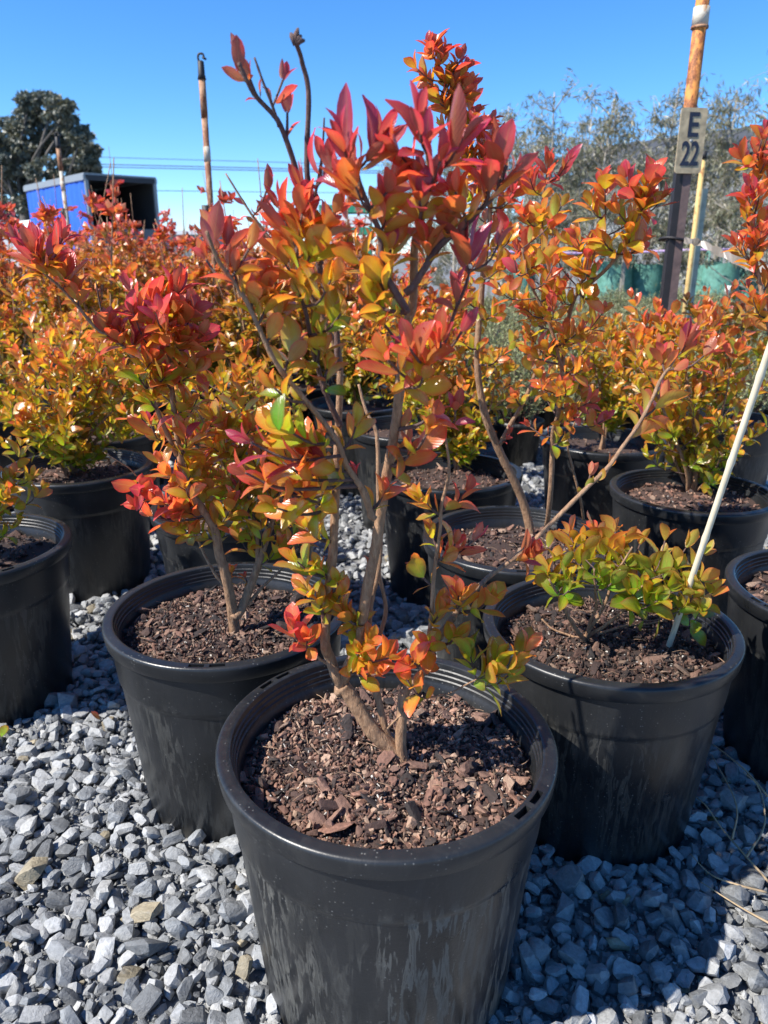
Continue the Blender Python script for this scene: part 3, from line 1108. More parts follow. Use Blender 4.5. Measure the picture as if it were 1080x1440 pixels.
MB().box((Wt / 2, -.03, floor_z + .34), (Wt - .22, .05, .66)).build('tail_lift', simple('grey_tail_lift', (.12, .125, .135), .5, nscale=3), truck, smooth=False)
MB().box((Wt / 2, -.03, floor_z - .12), (Wt, .08, .2)).build('rear_beam', M_REDP, truck, smooth=False)
MB().box((Wt / 2, .25, .72), (Wt - .5, .12, .2)).build('underrun_bar', M_REDP, truck, smooth=False)
MB().box((Wt / 2, Lt / 2 + 1, .85), (.8, Lt + 2, .22)).build('chassis', M_TRUCKDARK, truck, smooth=False)
for x in (.18, Wt - .18):
    for y in (1.0, 2.0, Lt + 1.2):
        V, Fc = lathe([(0, -.13), (.2, -.13), (.42, -.13), (.47, -.09), (.47, .09), (.42, .13), (.2, .13), (0, .13)], 24)
        V = np.c_[V[:, 2], V[:, 0], V[:, 1]]
        w_ = obj('wheel', mesh('wheel', V + (x, y, .47), Fc, M_TYRE), truck)
        Vr, Fr = lathe([(0, -.142), (.2, -.142), (.23, -.131)], 20)
        obj('hub', mesh('hub', np.c_[Vr[:, 2] * (1 if x < 1 else -1), Vr[:, 0], Vr[:, 1]] + (x, y, .47), Fr, M_ALU), w_)
cab = MB().box((Wt / 2, Lt + 1.15, 1.45), (Wt - .1, 1.7, 1.5)).mesh('cab', M_WHITEP, False)
cab_o = obj('cab', bevel(cab, .12, 3), truck)
MB().box((.045, Lt + 1.2, 1.8), (.03, .8, .55)).build('cab_window', M_GLASSD, truck, smooth=False)
MB().box((Wt / 2, Lt + 2.0, 1.8), (Wt - .4, .03, .6)).build('windscreen', M_GLASSD, truck, smooth=False)
MB().box((-.2, Lt + 1.9, 1.9), (.22, .1, .45)).build('mirror', M_TRUCKDARK, truck, smooth=False)

# ---- power lines with their poles
M_CABLE = simple('cable', (.06, .07, .09), .6)
pyl = []
for (x, lab) in ((-62, 'timber power pole holding the left end of the overhead lines behind the gum tree'), (66, 'timber power pole holding the right end of the overhead lines behind the shed')):
    o = empty('power_pole', (x, 112, 0), lab, 'power pole', 'power poles far behind the nursery')
    MB().tube([(0, 0, 0), (0, 0, 15.6)], np.array((.2, .14)), 10).build('pole', M_TIMBER, o)
    for z in (15.0, 10.2):
        MB().box((0, -.2, z), (.14, .12, .14)).build('insulator', M_ALU, o)
        MB().box((0, 0, z - .14), (.12, 2.4, .14)).build('crossarm', M_TIMBER, o)
for (pa, pb, Yl, lab) in (((140, 221), (560, 233), 111.0, 'highest thin overhead cable crossing the sky on the left'),
                          ((140, 231), (560, 241), 112.0, 'thicker second overhead cable just under the highest one'),
                          ((200, 236), (560, 244), 113.0, 'faint third overhead cable close under the thicker one'),
                          ((200, 268), (560, 272), 112.4, 'lowest overhead cable, well apart from the three above')):
    p, q = at(*pa, Yl), at(*pb, Yl)
    s_ = (q - p) / (q[0] - p[0])
    e0, e1 = p + s_ * (-62 - p[0]), p + s_ * (66 - p[0])
    t = np.linspace(0, 1, 40)[:, None]
    P = e0 * (1 - t) + e1 * t
    ln = MB().tube(P, .06 if 'thicker' in lab else .04, 4).build('power_line', M_CABLE)
    tag(ln, lab, 'power line', 'overhead cables')

# ---- green and white slatted bins seen through the shrubs
M_GREENP = simple('green_plastic', (.03, .26, .15), .5, nscale=5)
bb = at(487, 357, 20.0); bb[2] = 0
stk = empty('crate_stack', bb, 'stack of green and white slatted crates glimpsed behind the central red leaves', 'crates')
for k in range(9):
    MB().box((0, 0, .12 + k * .25), (1.25, .9, .17)).build('crate', M_GREENP if k % 2 == 0 else M_WHITEP, stk, smooth=False)
MB().box((.62, 0, 1.15), (.06, .86, 2.3)).build('corner_post', M_GREENP, stk, smooth=False)
# a pale low shed at the far left
bb = at(-10, 357, 75.0); bb[2] = 0
ps = empty('pale_shed', bb, 'low white shed far off at the left edge under the gum tree', 'shed')
for k in range(6):
    MB().box((-7.5 + k * 3, 0, 2.0), (2.97, 6, 4.0)).build('wall_panel', M_WHITEP, ps, smooth=False)
MB().box((0, 0, 4.15), (19, 6.6, .3)).build('roof', M_ALU, ps, smooth=False)
bb = at(250, 357, 60.0); bb[2] = 0
ps = empty('pale_shed', bb, 'low white roofed shed far off between the truck and the rusty sprinkler pole', 'shed')
for k in range(4):
    MB().box((-3 + k * 2, 0, 1.2), (1.98, 4, 2.4)).build('wall_panel', M_SHEDWALL, ps, smooth=False)
MB().box((0, 0, 2.55), (9, 4.6, .3)).build('roof', M_WHITEP, ps, smooth=False)

# ================================================================== SIGN POST AND SPRINKLER POLES
M_RUST = rust_material('rusty_orange_pipe', (.62, .24, .05), (.30, .10, .03), .50)
M_RUSTD = rust_material('rusty_brown_pipe', (.40, .22, .12), (.24, .09, .04), .52)
M_WHITERUST = rust_material('white_rusty_sleeve', (.50, .46, .38), (.36, .17, .06), .44)
M_POSTDARK = simple('dark_star_picket', (.016, .013, .013), .6, nscale=25)
M_POSTBROWN = simple('brown_timber_post', (.13, .085, .075), .75, nscale=25, bstr=.3)
M_PLATE = simple('weathered_sign_plate', (.40, .315, .19), .5, nscale=30, namt=.42)
M_INK = simple('navy_letters', (.012, .016, .035), .5)
PY = 3.15
pb_ = at(965, 200, PY); px_ = pb_[0]
post = empty('sign_post', (px_, PY, 0), 'rusty orange pipe lashed to a dark post carrying the E 22 plate', 'sign post')
MB().tube([(0, 0, .0), (0, 0, 2.6)], .024, 14).build('pipe', M_RUST, post)
zs1, zs0 = at(978, 10, PY)[2], at(975, 37, PY)[2]
MB().tube([(0, 0, zs0), (0, 0, zs1)], .0285, 14).build('sleeve', M_WHITERUST, post)
MB().tube([(0, 0, zs0 - .008), (0, 0, zs0)], .031, 14).build('collar', M_RUSTD, post)
zpt = at(955, 230, PY)[2]
MB().box((-.032, -.046, zpt / 2 + .01), (.026, .034, zpt + .02)).build('picket', M_POSTDARK, post, smooth=False)
MB().box((-.004, -.044, zpt / 2 - .02), (.031, .038, zpt)).build('timber_upright', M_POSTBROWN, post, smooth=False)
sz1, sz0 = at(972, 155, PY)[2], at(963, 248, PY)[2]
sh, sw = (sz1 - sz0) * .97, .101
plate = MB().box((0, 0, 0), (sw, .005, sh)).mesh('sign_plate', M_PLATE, False)
bm = bmesh.new(); bm.from_mesh(plate)
bmesh.ops.remove_doubles(bm, verts=bm.verts, dist=1e-6)
ee = [e for e in bm.edges if abs(e.verts[0].co.y - e.verts[1].co.y) > .003]
bmesh.ops.bevel(bm, geom=ee, offset=.010, segments=4, affect='EDGES', profile=.5)
bm.to_mesh(plate); bm.free()
pl = obj('sign_plate', plate, post, Matrix.Translation((-.009, -.072, (sz1 + sz0) / 2)) @ Matrix.Rotation(.10, 4, 'Z'))


def text_mesh(body, size, mat, sx=1.0):
    cu = bpy.data.curves.new('lettering', 'FONT')
    cu.body = body; cu.size = size; cu.align_x = 'CENTER'; cu.align_y = 'CENTER'; cu.extrude = .0008; cu.offset = size * .018
    o = bpy.data.objects.new('lettering', cu); COL.objects.link(o)
    dg = bpy.context.evaluated_depsgraph_get()
    me = bpy.data.meshes.new_from_object(o.evaluated_get(dg))
    bpy.data.objects.remove(o)
    me.materials.clear(); me.materials.append(mat)
    return me


for body, dz in (('E', sh * .225), ('22', -sh * .215)):
    t_ = obj('lettering', text_mesh(body, sh * .52, M_INK), pl)
    t_.matrix_basis = Matrix.Translation((.0, -.0035, dz)) @ Matrix.Rotation(math.pi / 2, 4, 'X') @ Matrix.Diagonal((.62 if body == '22' else .80, 1, 1, 1))
V, Fc = lathe([(0, .003), (.004, .0025), (.006, 0)], 12)
obj('screw', mesh('screw', np.c_[V[:, 0], -V[:, 2] - .0025, V[:, 1]], Fc, M_ALU), pl)
# black tie and white tape
M_TAPE = leaf_material('white_tape', .5, .35, False)
zt_ = at(950, 336, PY)[2]
MB().tube([(.046 * math.cos(t) - .018, -.02 + .055 * math.sin(t), zt_ + .004 * math.sin(2 * t)) for t in np.linspace(0, 2 * math.pi, 26)], .006, 5).build('tie', M_POSTDARK, post)
A = [at(962, 338, PY - .09), at(985, 342, PY - .12), at(1015, 356, PY - .2), at(1050, 372, PY - .3), at(1110, 390, PY - .4)]
Pm = spline(A, 24)
V, Fc = [], []
for i, p in enumerate(Pm):
    w_ = .010 + .008 * i / 24 + .003 * math.sin(i * 1.9); tw = .7 * math.sin(i * 1.1) + .4 * math.sin(i * 2.3)
    V += [p + (0, w_ * math.sin(tw), w_), p - (0, w_ * math.sin(tw), w_)]
for i in range(len(Pm) - 1): Fc.append((2 * i, 2 * i + 1, 2 * i + 3, 2 * i + 2))
tape = obj('barrier_tape', mesh('barrier_tape', V, Fc, M_TAPE, smooth=False), color=(.40, .41, .43))
sol = tape.modifiers.new('thick', 'SOLIDIFY'); sol.thickness = .0006
tag(tape, 'crinkled white plastic tape tied to the sign post and pulled to the right', 'tape')


def sprinkler_pole(top, Y, rad, label, mat, sleeve_py=None):
    t = at(top[0], top[1], Y)
    o = empty('sprinkler_pole', (t[0], Y, 0), label, 'sprinkler pole', 'rusty sprinkler poles')
    z = t[2]
    MB().tube([(0, 0, 0), (0, 0, z)], rad, 12).build('pipe', mat, o)
    MB().tube([(0, 0, z - .22), (0, 0, z - .0)], rad * 1.08, 12).build('coupling', M_RUSTD, o)
    if sleeve_py:
        zz = at(top[0], sleeve_py, Y)[2]
        MB().tube([(0, 0, zz - .045), (0, 0, zz + .045)], rad * 1.12, 12).build('sleeve', M_WHITERUST, o)
    hd = MB().tube([(0, 0, z), (0, 0, z + .03), (0, 0, z + .1), (0, 0, z + .105)], np.array((.028, .022, .020, .012)) * rad / .021, 10).build('sprinkler_head', M_POSTDARK, o)
    k = rad / .021
    MB().tube(spline([(-.012 * k, 0, z + .1), (-.016 * k, 0, z + .125), (-.008, 0, z + .142), (.016 * k, 0, z + .142), (.022 * k, 0, z + .125)], 14), .007 * k, 6).build('spray_arm', M_POSTDARK, hd)
    MB().tube([(.012 * k, 0, z + .124), (.036 * k, 0, z + .112)], .007 * k, 6).build('deflector', M_POSTDARK, hd)
    MB().box((-.03, 0, at(top[0], 300, Y)[2]), (.05, .05, .10)).build('tap', M_POSTDARK, o)
    return o


sprinkler_pole((284, 112), 5.4, .0205, 'slim rusty pole with a black sprinkler on top against open sky', M_RUSTD, 217)
sprinkler_pole((82, 208), 8.6, .022, 'slim pale rusty pole in front of the blue truck', M_WHITERUST, 262)
t = at(989, 224, 5.6)
o = empty('water_pipe_post', (t[0], 5.6, 0), 'thin yellow rusty pipe beside a pale square post to the right of the sign', 'post')
MB().tube([(0, 0, 0), (0, 0, t[2])], .017, 10).build('pipe', rust_material('yellow_rusty_pipe', (.55, .38, .14), (.35, .16, .05), .42), o)
MB().tube([(0, 0, t[2]), (0, 0, t[2] + .05)], .022, 10).build('cap', M_POSTDARK, o)
MB().box((.045, .06, (t[2] - .18) / 2), (.055, .055, t[2] - .18)).build('square_post', simple('pale_green_timber', (.34, .36, .29), .8, nscale=18), o, smooth=False)

# ================================================================== POTS
G_P = 'black plastic nursery pots on the gravel'
make_pot(*POTS['P1'], 'big front pot with streaky dried water marks and the barest trunks', G_P, rz=math.radians(-47), n_big=300, n_small=6000, ph=.9, dirt=1.0, big=(.009, .032), scale=1.02)
make_pot(*POTS['P2'], 'black pot standing left of and just behind the streaky front pot', G_P, rz=math.radians(-96), n_big=260, n_small=4200, damp=.45, ph=1.9)
make_pot(*POTS['P3'], 'black pot right of the front pot with the pale bamboo cane stuck in it', G_P, rz=math.radians(20), n_big=260, n_small=4200, damp=.75, ph=2.7)
make_pot(*POTS['P4'], 'black pot on the right behind the bamboo cane holding a short trunked orange bush', G_P, rz=.4, n_big=200, n_small=700, ph=3.3)
make_pot(*POTS['P5'], 'black pot just behind the caned one, holding the tallest twin trunks', G_P, rz=1.4, n_big=200, n_small=800, damp=.3, ph=4.1)
make_pot(*POTS['P6'], 'black pot in the middle gap, behind the twin trunk pot', G_P, rz=2.4, n_big=120, n_small=500, damp=.2, ph=5.2)
make_pot(*POTS['P7'], 'tall looking black pot on the left with a wide bushy orange shrub', G_P, rz=.9, n_big=160, n_small=500, damp=.1, ph=6.4)
make_pot(*POTS['P8'], 'black pot cut off by the left edge of the photo', G_P, rz=2.2, n_big=120, n_small=500, damp=.7, ph=7.7)
make_pot(*POTS['P9'], 'black pot cut off by the right edge, beside the caned pot', G_P, rz=.2, n_big=120, n_small=500, damp=.3, ph=8.3)
make_pot(*POTS['P10'], 'black pot half hidden behind the left one of the two nearest back pots', G_P, rz=1.2, n_big=60, n_small=300, ph=9.1)
make_pot(*POTS['P11'], 'black pot close behind the tall looking left pot', G_P, rz=1.2, n_small=200, ph=10.1)
make_pot(*POTS['P13'], 'black pot at the left edge in the third row back', G_P, rz=1.2, n_small=200, ph=11.1)
make_pot(*POTS['P14'], 'black pot between the twin trunk pot and the pot behind the cane', G_P, rz=1.2, n_small=300, ph=12.1)
make_pot(*POTS['P15'], 'black pot furthest right of the back pots, partly behind the bamboo cane', G_P, rz=1.2, n_small=300, ph=13.1)
make_pot(*POTS['P16'], 'black pot behind the middle gap, seen between the front trunks', G_P, rz=1.2, n_small=200, ph=14.1)
make_pot(*POTS['P12'], 'black pot far back on the left whose rim shows in a gap of the leaves', G_P, rz=1.2, n_small=100, ph=15.1)

# ================================================================== SHRUBS (image-guided trunks, real depth)
G_S = 'crepe myrtle shrubs in the black pots'


def A(Y0, Y1, *pp):
    """trunk points: photo pixels with a depth that runs from Y0 to Y1"""
    n = len(pp)
    return [at(x, y, Y0 + (Y1 - Y0) * i / (n - 1)) for i, (x, y) in enumerate(pp)]


# ---- front shrub
b1 = on(566, 1078, SOIL_Z + .012)
y1 = b1[1]
S1 = Shrub('front shrub with bare forked trunks and crimson topped leaves, nearest of all', b1, G_S, 101, .050, .12, .80, 1.22)
t0_ = S1.stem([b1 + (0, 0, -.03)] + A(y1, y1 + .02, (564, 1070), (548, 1052), (520, 1022), (495, 988), (480, 962)), .0125, .0105, 10)
e_ = S1.S[0][-1]
yA = e_[1]
tA1 = S1.stem([e_ - (.002, 0, .012)] + A(yA, yA - .20, (486, 955), (505, 900), (520, 817), (534, 730), (546, 660), (559, 567), (569, 476), (578, 412), (585, 350), (594, 300), (604, 240), (596, 190)), .0088, .0022)
tA2 = S1.stem([e_ + (0, 0, -.006)] + A(yA, yA - .10, (468, 938), (458, 905), (460, 860), (464, 799), (471, 695), (475, 625), (478, 546), (473, 490), (446, 432), (418, 388), (374, 326), (318, 244)), .0088, .0009)
p_ = S1.S[tA2]
tA3 = S1.stem(A(y1 - .05, y1 - .12, (477, 520), (464, 430), (446, 340), (432, 240), (434, 127), (425, 82), (416, 56)), .0036, .0020, 7, dark=True)
for dx, dz in ((.006, .004), (-.004, .006), (.003, .010), (.009, .000)):
    pt = S1.S[tA3][-1]
    V, Fc = tube([pt - (0, 0, .004) - S1.b, pt + (dx * .6, 0, dz * .5) - S1.b, pt + (dx, .002, dz) - S1.b], np.array((.0024, .0030, .0012)), 6)
    obj('dry_bud', mesh('dry_bud', V, Fc, M_TWIG), S1.root)
tA4 = S1.stem(A(y1 - .085, y1 - .15, (452, 372), (440, 300), (418, 244), (396, 187), (374, 152), (352, 118), (336, 88)), .0036, .0018, 7, dark=True)
S1.stem(A(y1 - .125, y1 - .14, (392, 178), (376, 130), (357, 80)), .0018, .0010, 5, dark=True)
S1.stem(A(y1 - .10, y1 - .13, (440, 300), (449, 230), (454, 165)), .0018, .0009, 5, dark=True)
tA6 = S1.stem(A(yA - .085, yA - .19, (528, 730), (511, 695), (490, 657), (469, 615), (421, 553), (385, 505), (343, 420), (305, 363), (292, 322)), .0042, .0016, 7)
tB = S1.stem([b1 + (.003, 0, -.02)] + A(y1, y1 + .03, (566, 1065), (565, 1017), (571, 973), (598, 940), (617, 896), (636, 866)), .0092, .0052, 9)
eB = S1.S[tB][-1]
tE = S1.stem([eB] + A(eB[1], eB[1] + .10, (655, 838), (690, 812), (743, 769), (817, 695), (859, 647), (890, 606), (918, 556), (940, 520), (955, 490)), .0042, .0018, 7)
tB2 = S1.stem(A(y1 + .015, y1 - .03, (600, 935), (608, 893), (610, 817), (617, 747), (626, 695), (630, 640), (622, 600)), .0035, .0016, 6)
tC = S1.stem([b1 + (-.004, .01, -.02)] + A(y1 + .01, y1 + .06, (556, 1050), (545, 1031), (530, 978), (517, 925), (524, 848), (534, 782), (533, 695), (531, 615), (516, 580), (505, 540)), .0068, .0018, 8)
S1.stem(A(y1 + .03, y1 + .05, (516, 930), (540, 860), (531, 800), (528, 740)), .0038, .002, 6)
S1.stem(A(y1 + .0, y1 - .03, (545, 1025), (590, 985), (640, 972), (668, 955)), .0016, .001, 5)
S1.stem(A(yA - .0, yA - .01, (480, 945), (452, 930), (437, 915), (430, 905)), .0024, .0014, 5)
# big stems on top that fork
tF = S1.stem(A(y1 - .15, y1 - .17, (572, 440), (545, 390), (530, 330), (512, 270), (500, 220)), .0040, .0018, 7, dark=True)
tG = S1.stem(A(y1 - .15, y1 - .165, (570, 412), (610, 355), (650, 318), (690, 280), (712, 235)), .0040, .0018, 7, dark=True)
tH = S1.stem(A(y1 - .12, y1 - .155, (562, 545), (600, 520), (625, 480), (648, 420), (660, 380)), .0030, .0014, 6, dark=True)
tI = S1.stem(A(y1 - .06, y1 - .12, (480, 600), (455, 545), (438, 480), (425, 420), (418, 350)), .0038, .0018, 6, dark=True)
# shoots: photo pixel, depth, pairs, size, hue
for (x, y, Y, n, sz, hh) in (
        # crimson crown, near the lens
        (592, 168, y1 - 0.209, 5, 1.15, .97), (650, 195, y1 - 0.187, 5, 1.25, .95), (480, 195, y1 - 0.194, 5, 1.15, .95), (530, 200, y1 - 0.180, 5, 1.15, .93),
        (700, 224, y1 - 0.166, 5, 1.15, .90), (620, 225, y1 - 0.202, 5, 1.1, .92), (560, 250, y1 - 0.173, 6, 1.0, .78), (500, 262, y1 - 0.180, 6, 1.1, .74),
        (470, 240, y1 - 0.158, 4, 1.0, .95), (425, 262, y1 - 0.119, 4, .9, .95), (452, 222, y1 - 0.136, 4, .95, 1.0), (690, 255, y1 - 0.173, 5, 1.05, .80),
        (640, 270, y1 - 0.180, 5, 1.0, .72), (590, 280, y1 - 0.180, 5, 1.0, .70), (722, 245, y1 - 0.144, 4, .9, .85),
        # bare left tips with single red tufts
        (334, 80, y1 - 0.128, 4, .75, .97), (352, 112, y1 - 0.126, 3, .6, .93), (398, 112, y1 - 0.119, 3, .85, .99), (404, 158, y1 - 0.115, 3, .75, .98),
        # maroon side rosettes
        (655, 350, y1 - 0.158, 5, 1.1, .97), (642, 408, y1 - 0.158, 4, 1.0, .97), (700, 345, y1 - 0.144, 3, .8, .95),
        (375, 268, y1 - 0.102, 3, .9, .98), (392, 292, y1 - 0.111, 5, 1.0, .88), (412, 318, y1 - 0.102, 5, 1.0, .68),
        # orange and olive middle
        (470, 300, y1 - 0.137, 5, 1.0, .60), (440, 350, y1 - 0.128, 6, 1.05, .52), (500, 360, y1 - 0.144, 6, 1.05, .50), (395, 355, y1 - 0.102, 6, 1.0, .55),
        (465, 395, y1 - 0.145, 6, 1.05, .42), (425, 400, y1 - 0.111, 6, 1.0, .45), (520, 420, y1 - 0.144, 6, 1.05, .42), (480, 440, y1 - 0.128, 5, 1.0, .36),
        (550, 350, y1 - 0.158, 5, 1.0, .58), (600, 340, y1 - 0.158, 5, 1.0, .60), (395, 440, y1 - 0.119, 5, 1.0, .52), (370, 395, y1 - 0.119, 5, .95, .62),
        (450, 480, y1 - 0.102, 5, 1.0, .45), (415, 485, y1 - 0.102, 5, 1.0, .60), (545, 300, y1 - 0.158, 5, 1.0, .66), (630, 315, y1 - 0.158, 5, 1.0, .66),
        # filling the middle
        (455, 325, y1 - .13, 5, 1.0, .60), (530, 385, y1 - .15, 5, 1.0, .46), (380, 420, y1 - .13, 5, 1.0, .50), (425, 300, y1 - .12, 5, 1.0, .74), (540, 455, y1 - .14, 4, 1.0, .42), (460, 520, y1 - .1, 4, 1.0, .4), (350, 350, y1 - .13, 4, 1.0, .72), (560, 215, y1 - .18, 4, 1.0, .93), (345, 665, y1 - .12, 4, .9, .66), (390, 715, y1 - .09, 3, .9, .42),
        # rosette in the centre
        (575, 488, y1 - 0.180, 5, 1.15, .78), (620, 480, y1 - 0.173, 5, 1.15, .85), (545, 505, y1 - 0.173, 4, 1.05, .55), (595, 530, y1 - 0.158, 4, 1.0, .50), (650, 465, y1 - 0.158, 3, .9, .9),
        (610, 580, y1 - 0.102, 4, .9, .82), (640, 575, y1 - 0.102, 3, .9, .92), (600, 610, y1 - 0.102, 3, .9, .62),
        # left arm
        (298, 318, y1 - 0.130, 5, .95, .97), (318, 345, y1 - 0.130, 4, .95, .85), (330, 385, y1 - 0.145, 4, .95, .76), (290, 365, y1 - 0.145, 3, .9, .82), (355, 415, y1 - 0.136, 4, 1, .7),
        (352, 622, y1 - 0.136, 4, .9, .95), (398, 600, y1 - 0.128, 5, 1.0, .35), (440, 640, y1 - 0.102, 5, 1.0, .48), (398, 650, y1 - 0.111, 5, 1.05, .52), (420, 690, y1 - 0.085, 5, 1.0, .40),
        (378, 680, y1 - 0.093, 4, 1.0, .55), (500, 668, y1 - 0.085, 1, .6, .95), (520, 795, y1 - 0.025, 1, .5, .92), (385, 545, y1 - 0.128, 4, 1.0, .42),
        # lower trunk twigs
        (430, 742, y1 - 0.034, 4, .8, .42), (418, 790, y1 - 0.025, 4, .8, .34), (432, 832, y1 - 0.017, 4, .8, .40), (476, 820, y1 - 0.017, 2, .7, .30),
        (412, 882, y1 - 0.009, 4, .85, .80), (432, 900, y1 - 0.017, 4, .85, .72), (482, 862, y1 - 0.009, 4, .8, .42), (520, 905, y1 - 0.025, 4, .8, .45), (548, 925, y1 - 0.043, 4, .85, .66),
        (530, 948, y1 - .04, 3, .8, .55), (603, 905, y1 - .02, 3, .8, .5), (572, 955, y1 - .05, 3, .8, .55), (505, 918, y1 - .03, 3, .75, .4), (640, 895, y1 - .01, 3, .85, .4), (478, 838, y1 - .02, 3, .75, .36), (452, 800, y1 - .02, 3, .75, .34), (540, 690, y1 - .06, 3, .75, .6), (500, 600, y1 - .09, 3, .85, .5), (575, 640, y1 - .08, 3, .8, .6), (450, 850, y1 - .02, 3, .75, .42),
        (580, 930, y1 - 0.043, 4, .85, .62), (500, 880, y1 + .0, 3, .8, .38),
        (645, 838, y1 + .02, 4, .9, .58), (690, 842, y1 + .02, 4, .9, .46), (620, 860, y1 + .0, 3, .8, .5), (660, 915, y1 - 0.017, 4, .9, .30), (700, 925, y1 - 0.025, 5, 1.0, .26),
        (738, 915, y1 - 0.025, 4, 1.0, .48), (715, 950, y1 - 0.025, 3, .9, .24),
        (592, 700, y1 - 0.009, 4, .85, .5), (655, 690, y1 - 0.009, 4, .85, .78), (588, 800, y1 + .01, 3, .75, .52), (640, 765, y1 + .0, 4, .85, .74), (665, 760, y1, 3, .8, .85), (605, 745, y1, 3, .7, .48),
        # long arm to the right
        (722, 782, y1 + .05, 4, .85, .84), (748, 778, y1 + .05, 3, .8, .82), (830, 668, y1 + .09, 2, .6, .62), (858, 655, y1 + .09, 2, .6, .45),
        (905, 588, y1 + .12, 4, .95, .62), (930, 560, y1 + .12, 4, 1.0, .72), (968, 478, y1 + .13, 5, 1.15, .90), (990, 500, y1 + .12, 4, 1.0, .84), (930, 500, y1 + .13, 4, 1.05, .70)):
    S1.shoot(at(x, y, Y), pairs=max(1, n - (1 if y < 600 else -1 if y > 840 else 0)), size=sz * (.73 if y < 560 else .92), hh=hh - (.05 if y < 260 else .10))
# one lit green leaf that stands alone
p_ = at(392, 605, y1 - .19)
S1.L.append((p_, unit((.06, -.05, 1)), np.array((-.5, -.8, .2)), .036, np.array((.19, .36, .015)), False))
S1.finish(300)

# ---- left shrub
b2 = on(330, 888, SOIL_Z + .012); y2 = b2[1]
S2 = Shrub('shrub left of the front one with a long crimson arm leaning to the left', b2, G_S, 202, .050, .12, .80, 1.12)
a = S2.stem([b2 + (0, 0, -.03)] + A(y2, y2 - .08, (329, 880), (325, 848), (312, 795), (300, 742), (268, 690), (253, 636), (244, 563), (236, 494), (231, 450)), .0125, .0028, 9)
bq = S2.stem(A(y2 - .01, y2 + .05, (330, 868), (343, 850), (358, 807), (379, 746), (395, 693), (405, 640)), .0108, .0028, 9)
cq = S2.stem(A(y2 - .06, y2 - .12, (248, 640), (232, 600), (212, 555), (180, 495), (131, 455), (92, 413), (61, 384)), .0042, .0018, 7)
dq = S2.stem(A(y2 - .005, y2 + .02, (318, 830), (300, 800), (285, 775), (275, 750)), .0035, .0018, 6)
S2.stem(A(y2 + .01, y2 + .03, (338, 862), (352, 830), (362, 780), (355, 720), (340, 650), (335, 600)), .0060, .0018, 7)
S2.stem(A(y2, y2 + .08, (345, 852), (365, 830), (395, 800), (420, 770)), .004, .0018, 6)
S2.stem(A(y2 + .0, y2 - .04, (150, 470), (140, 430), (135, 395)), .002, .001, 5, dark=True)
S2.stem(A(y2 - .01, y2 - .05, (195, 670), (175, 655), (148, 636)), .0014, .0008, 5)
for (x, y, dy, n, sz, hh) in (
        (45, 348, -.13, 5, 1.05, .96), (88, 335, -.13, 4, 1.0, .96), (62, 375, -.12, 4, 1.05, .62), (92, 385, -.12, 4, 1.0, .66), (28, 345, -.12, 3, .9, .92), (110, 410, -.11, 3, .9, .8),
        (250, 405, -.09, 5, 1.05, .93), (215, 420, -.09, 5, 1.05, .78), (195, 442, -.1, 5, 1.0, .80), (270, 440, -.08, 5, 1.0, .70), (240, 440, -.1, 5, 1.05, .62), (165, 470, -.1, 4, .95, .82),
        (188, 482, -.1, 5, .95, .85), (215, 505, -.1, 5, 1.0, .62), (255, 480, -.09, 5, 1.0, .66), (280, 475, -.06, 5, 1.0, .72), (232, 530, -.1, 5, .95, .42), (275, 520, -.06, 5, 1.0, .52), (195, 530, -.1, 3, .9, .25),
        (262, 570, -.07, 4, .9, .42), (230, 470, -.11, 5, 1, .58),
        (235, 665, -.05, 4, .9, .62), (200, 690, -.05, 5, 1.0, .80), (222, 705, -.06, 5, 1.0, .82), (255, 715, -.05, 5, 1.0, .68), (195, 715, -.05, 4, .9, .72), (270, 660, -.04, 4, .9, .42),
        (300, 630, .0, 5, 1, .48), (335, 640, .02, 5, 1, .45), (318, 605, .0, 5, 1, .52), (355, 600, .03, 5, 1, .52), (290, 680, -.02, 5, 1, .34), (325, 690, .0, 5, 1, .36), (355, 680, .03, 5, 1, .40),
        (375, 640, .04, 5, 1, .45), (400, 660, .05, 5, 1, .48), (300, 720, -.02, 4, .95, .28), (335, 725, .0, 4, .95, .30), (365, 720, .04, 4, .95, .34), (275, 745, -.03, 4, .9, .36), (300, 590, 0, 5, 1, .45),
        (250, 690, -.03, 4, .95, .5), (285, 660, -.02, 4, .95, .42), (310, 670, 0, 4, .95, .40), (340, 700, .02, 4, .95, .32), (385, 700, .05, 4, .95, .36), (380, 670, .05, 4, .95, .42),
        (280, 700, -.03, 4, .95, .36), (255, 740, -.03, 4, .9, .42), (310, 745, -.01, 4, .9, .3), (350, 750, .02, 4, .9, .32), (285, 610, -.03, 4, .95, .48), (210, 560, -.1, 3, .9, .36), (150, 455, -.1, 4, 1, .84), (300, 500, -.02, 4, .95, .6),
        (405, 740, .06, 4, .9, .34), (425, 755, .08, 4, .9, .3), (340, 560, .03, 5, 1, .5), (325, 805, .01, 2, .6, .5), (345, 812, .02, 2, .5, .7), (400, 600, .06, 5, 1, .5)):
    S2.shoot(at(x, y, y2 + dy), pairs=n + 1, size=sz * .92, hh=hh - .10)
S2.auto(a, .45, 1.0, 16, (.04, .10), (3, 5), .9)
S2.auto(bq, .4, 1.0, 14, (.05, .11), (4, 5), .9)
S2.finish()

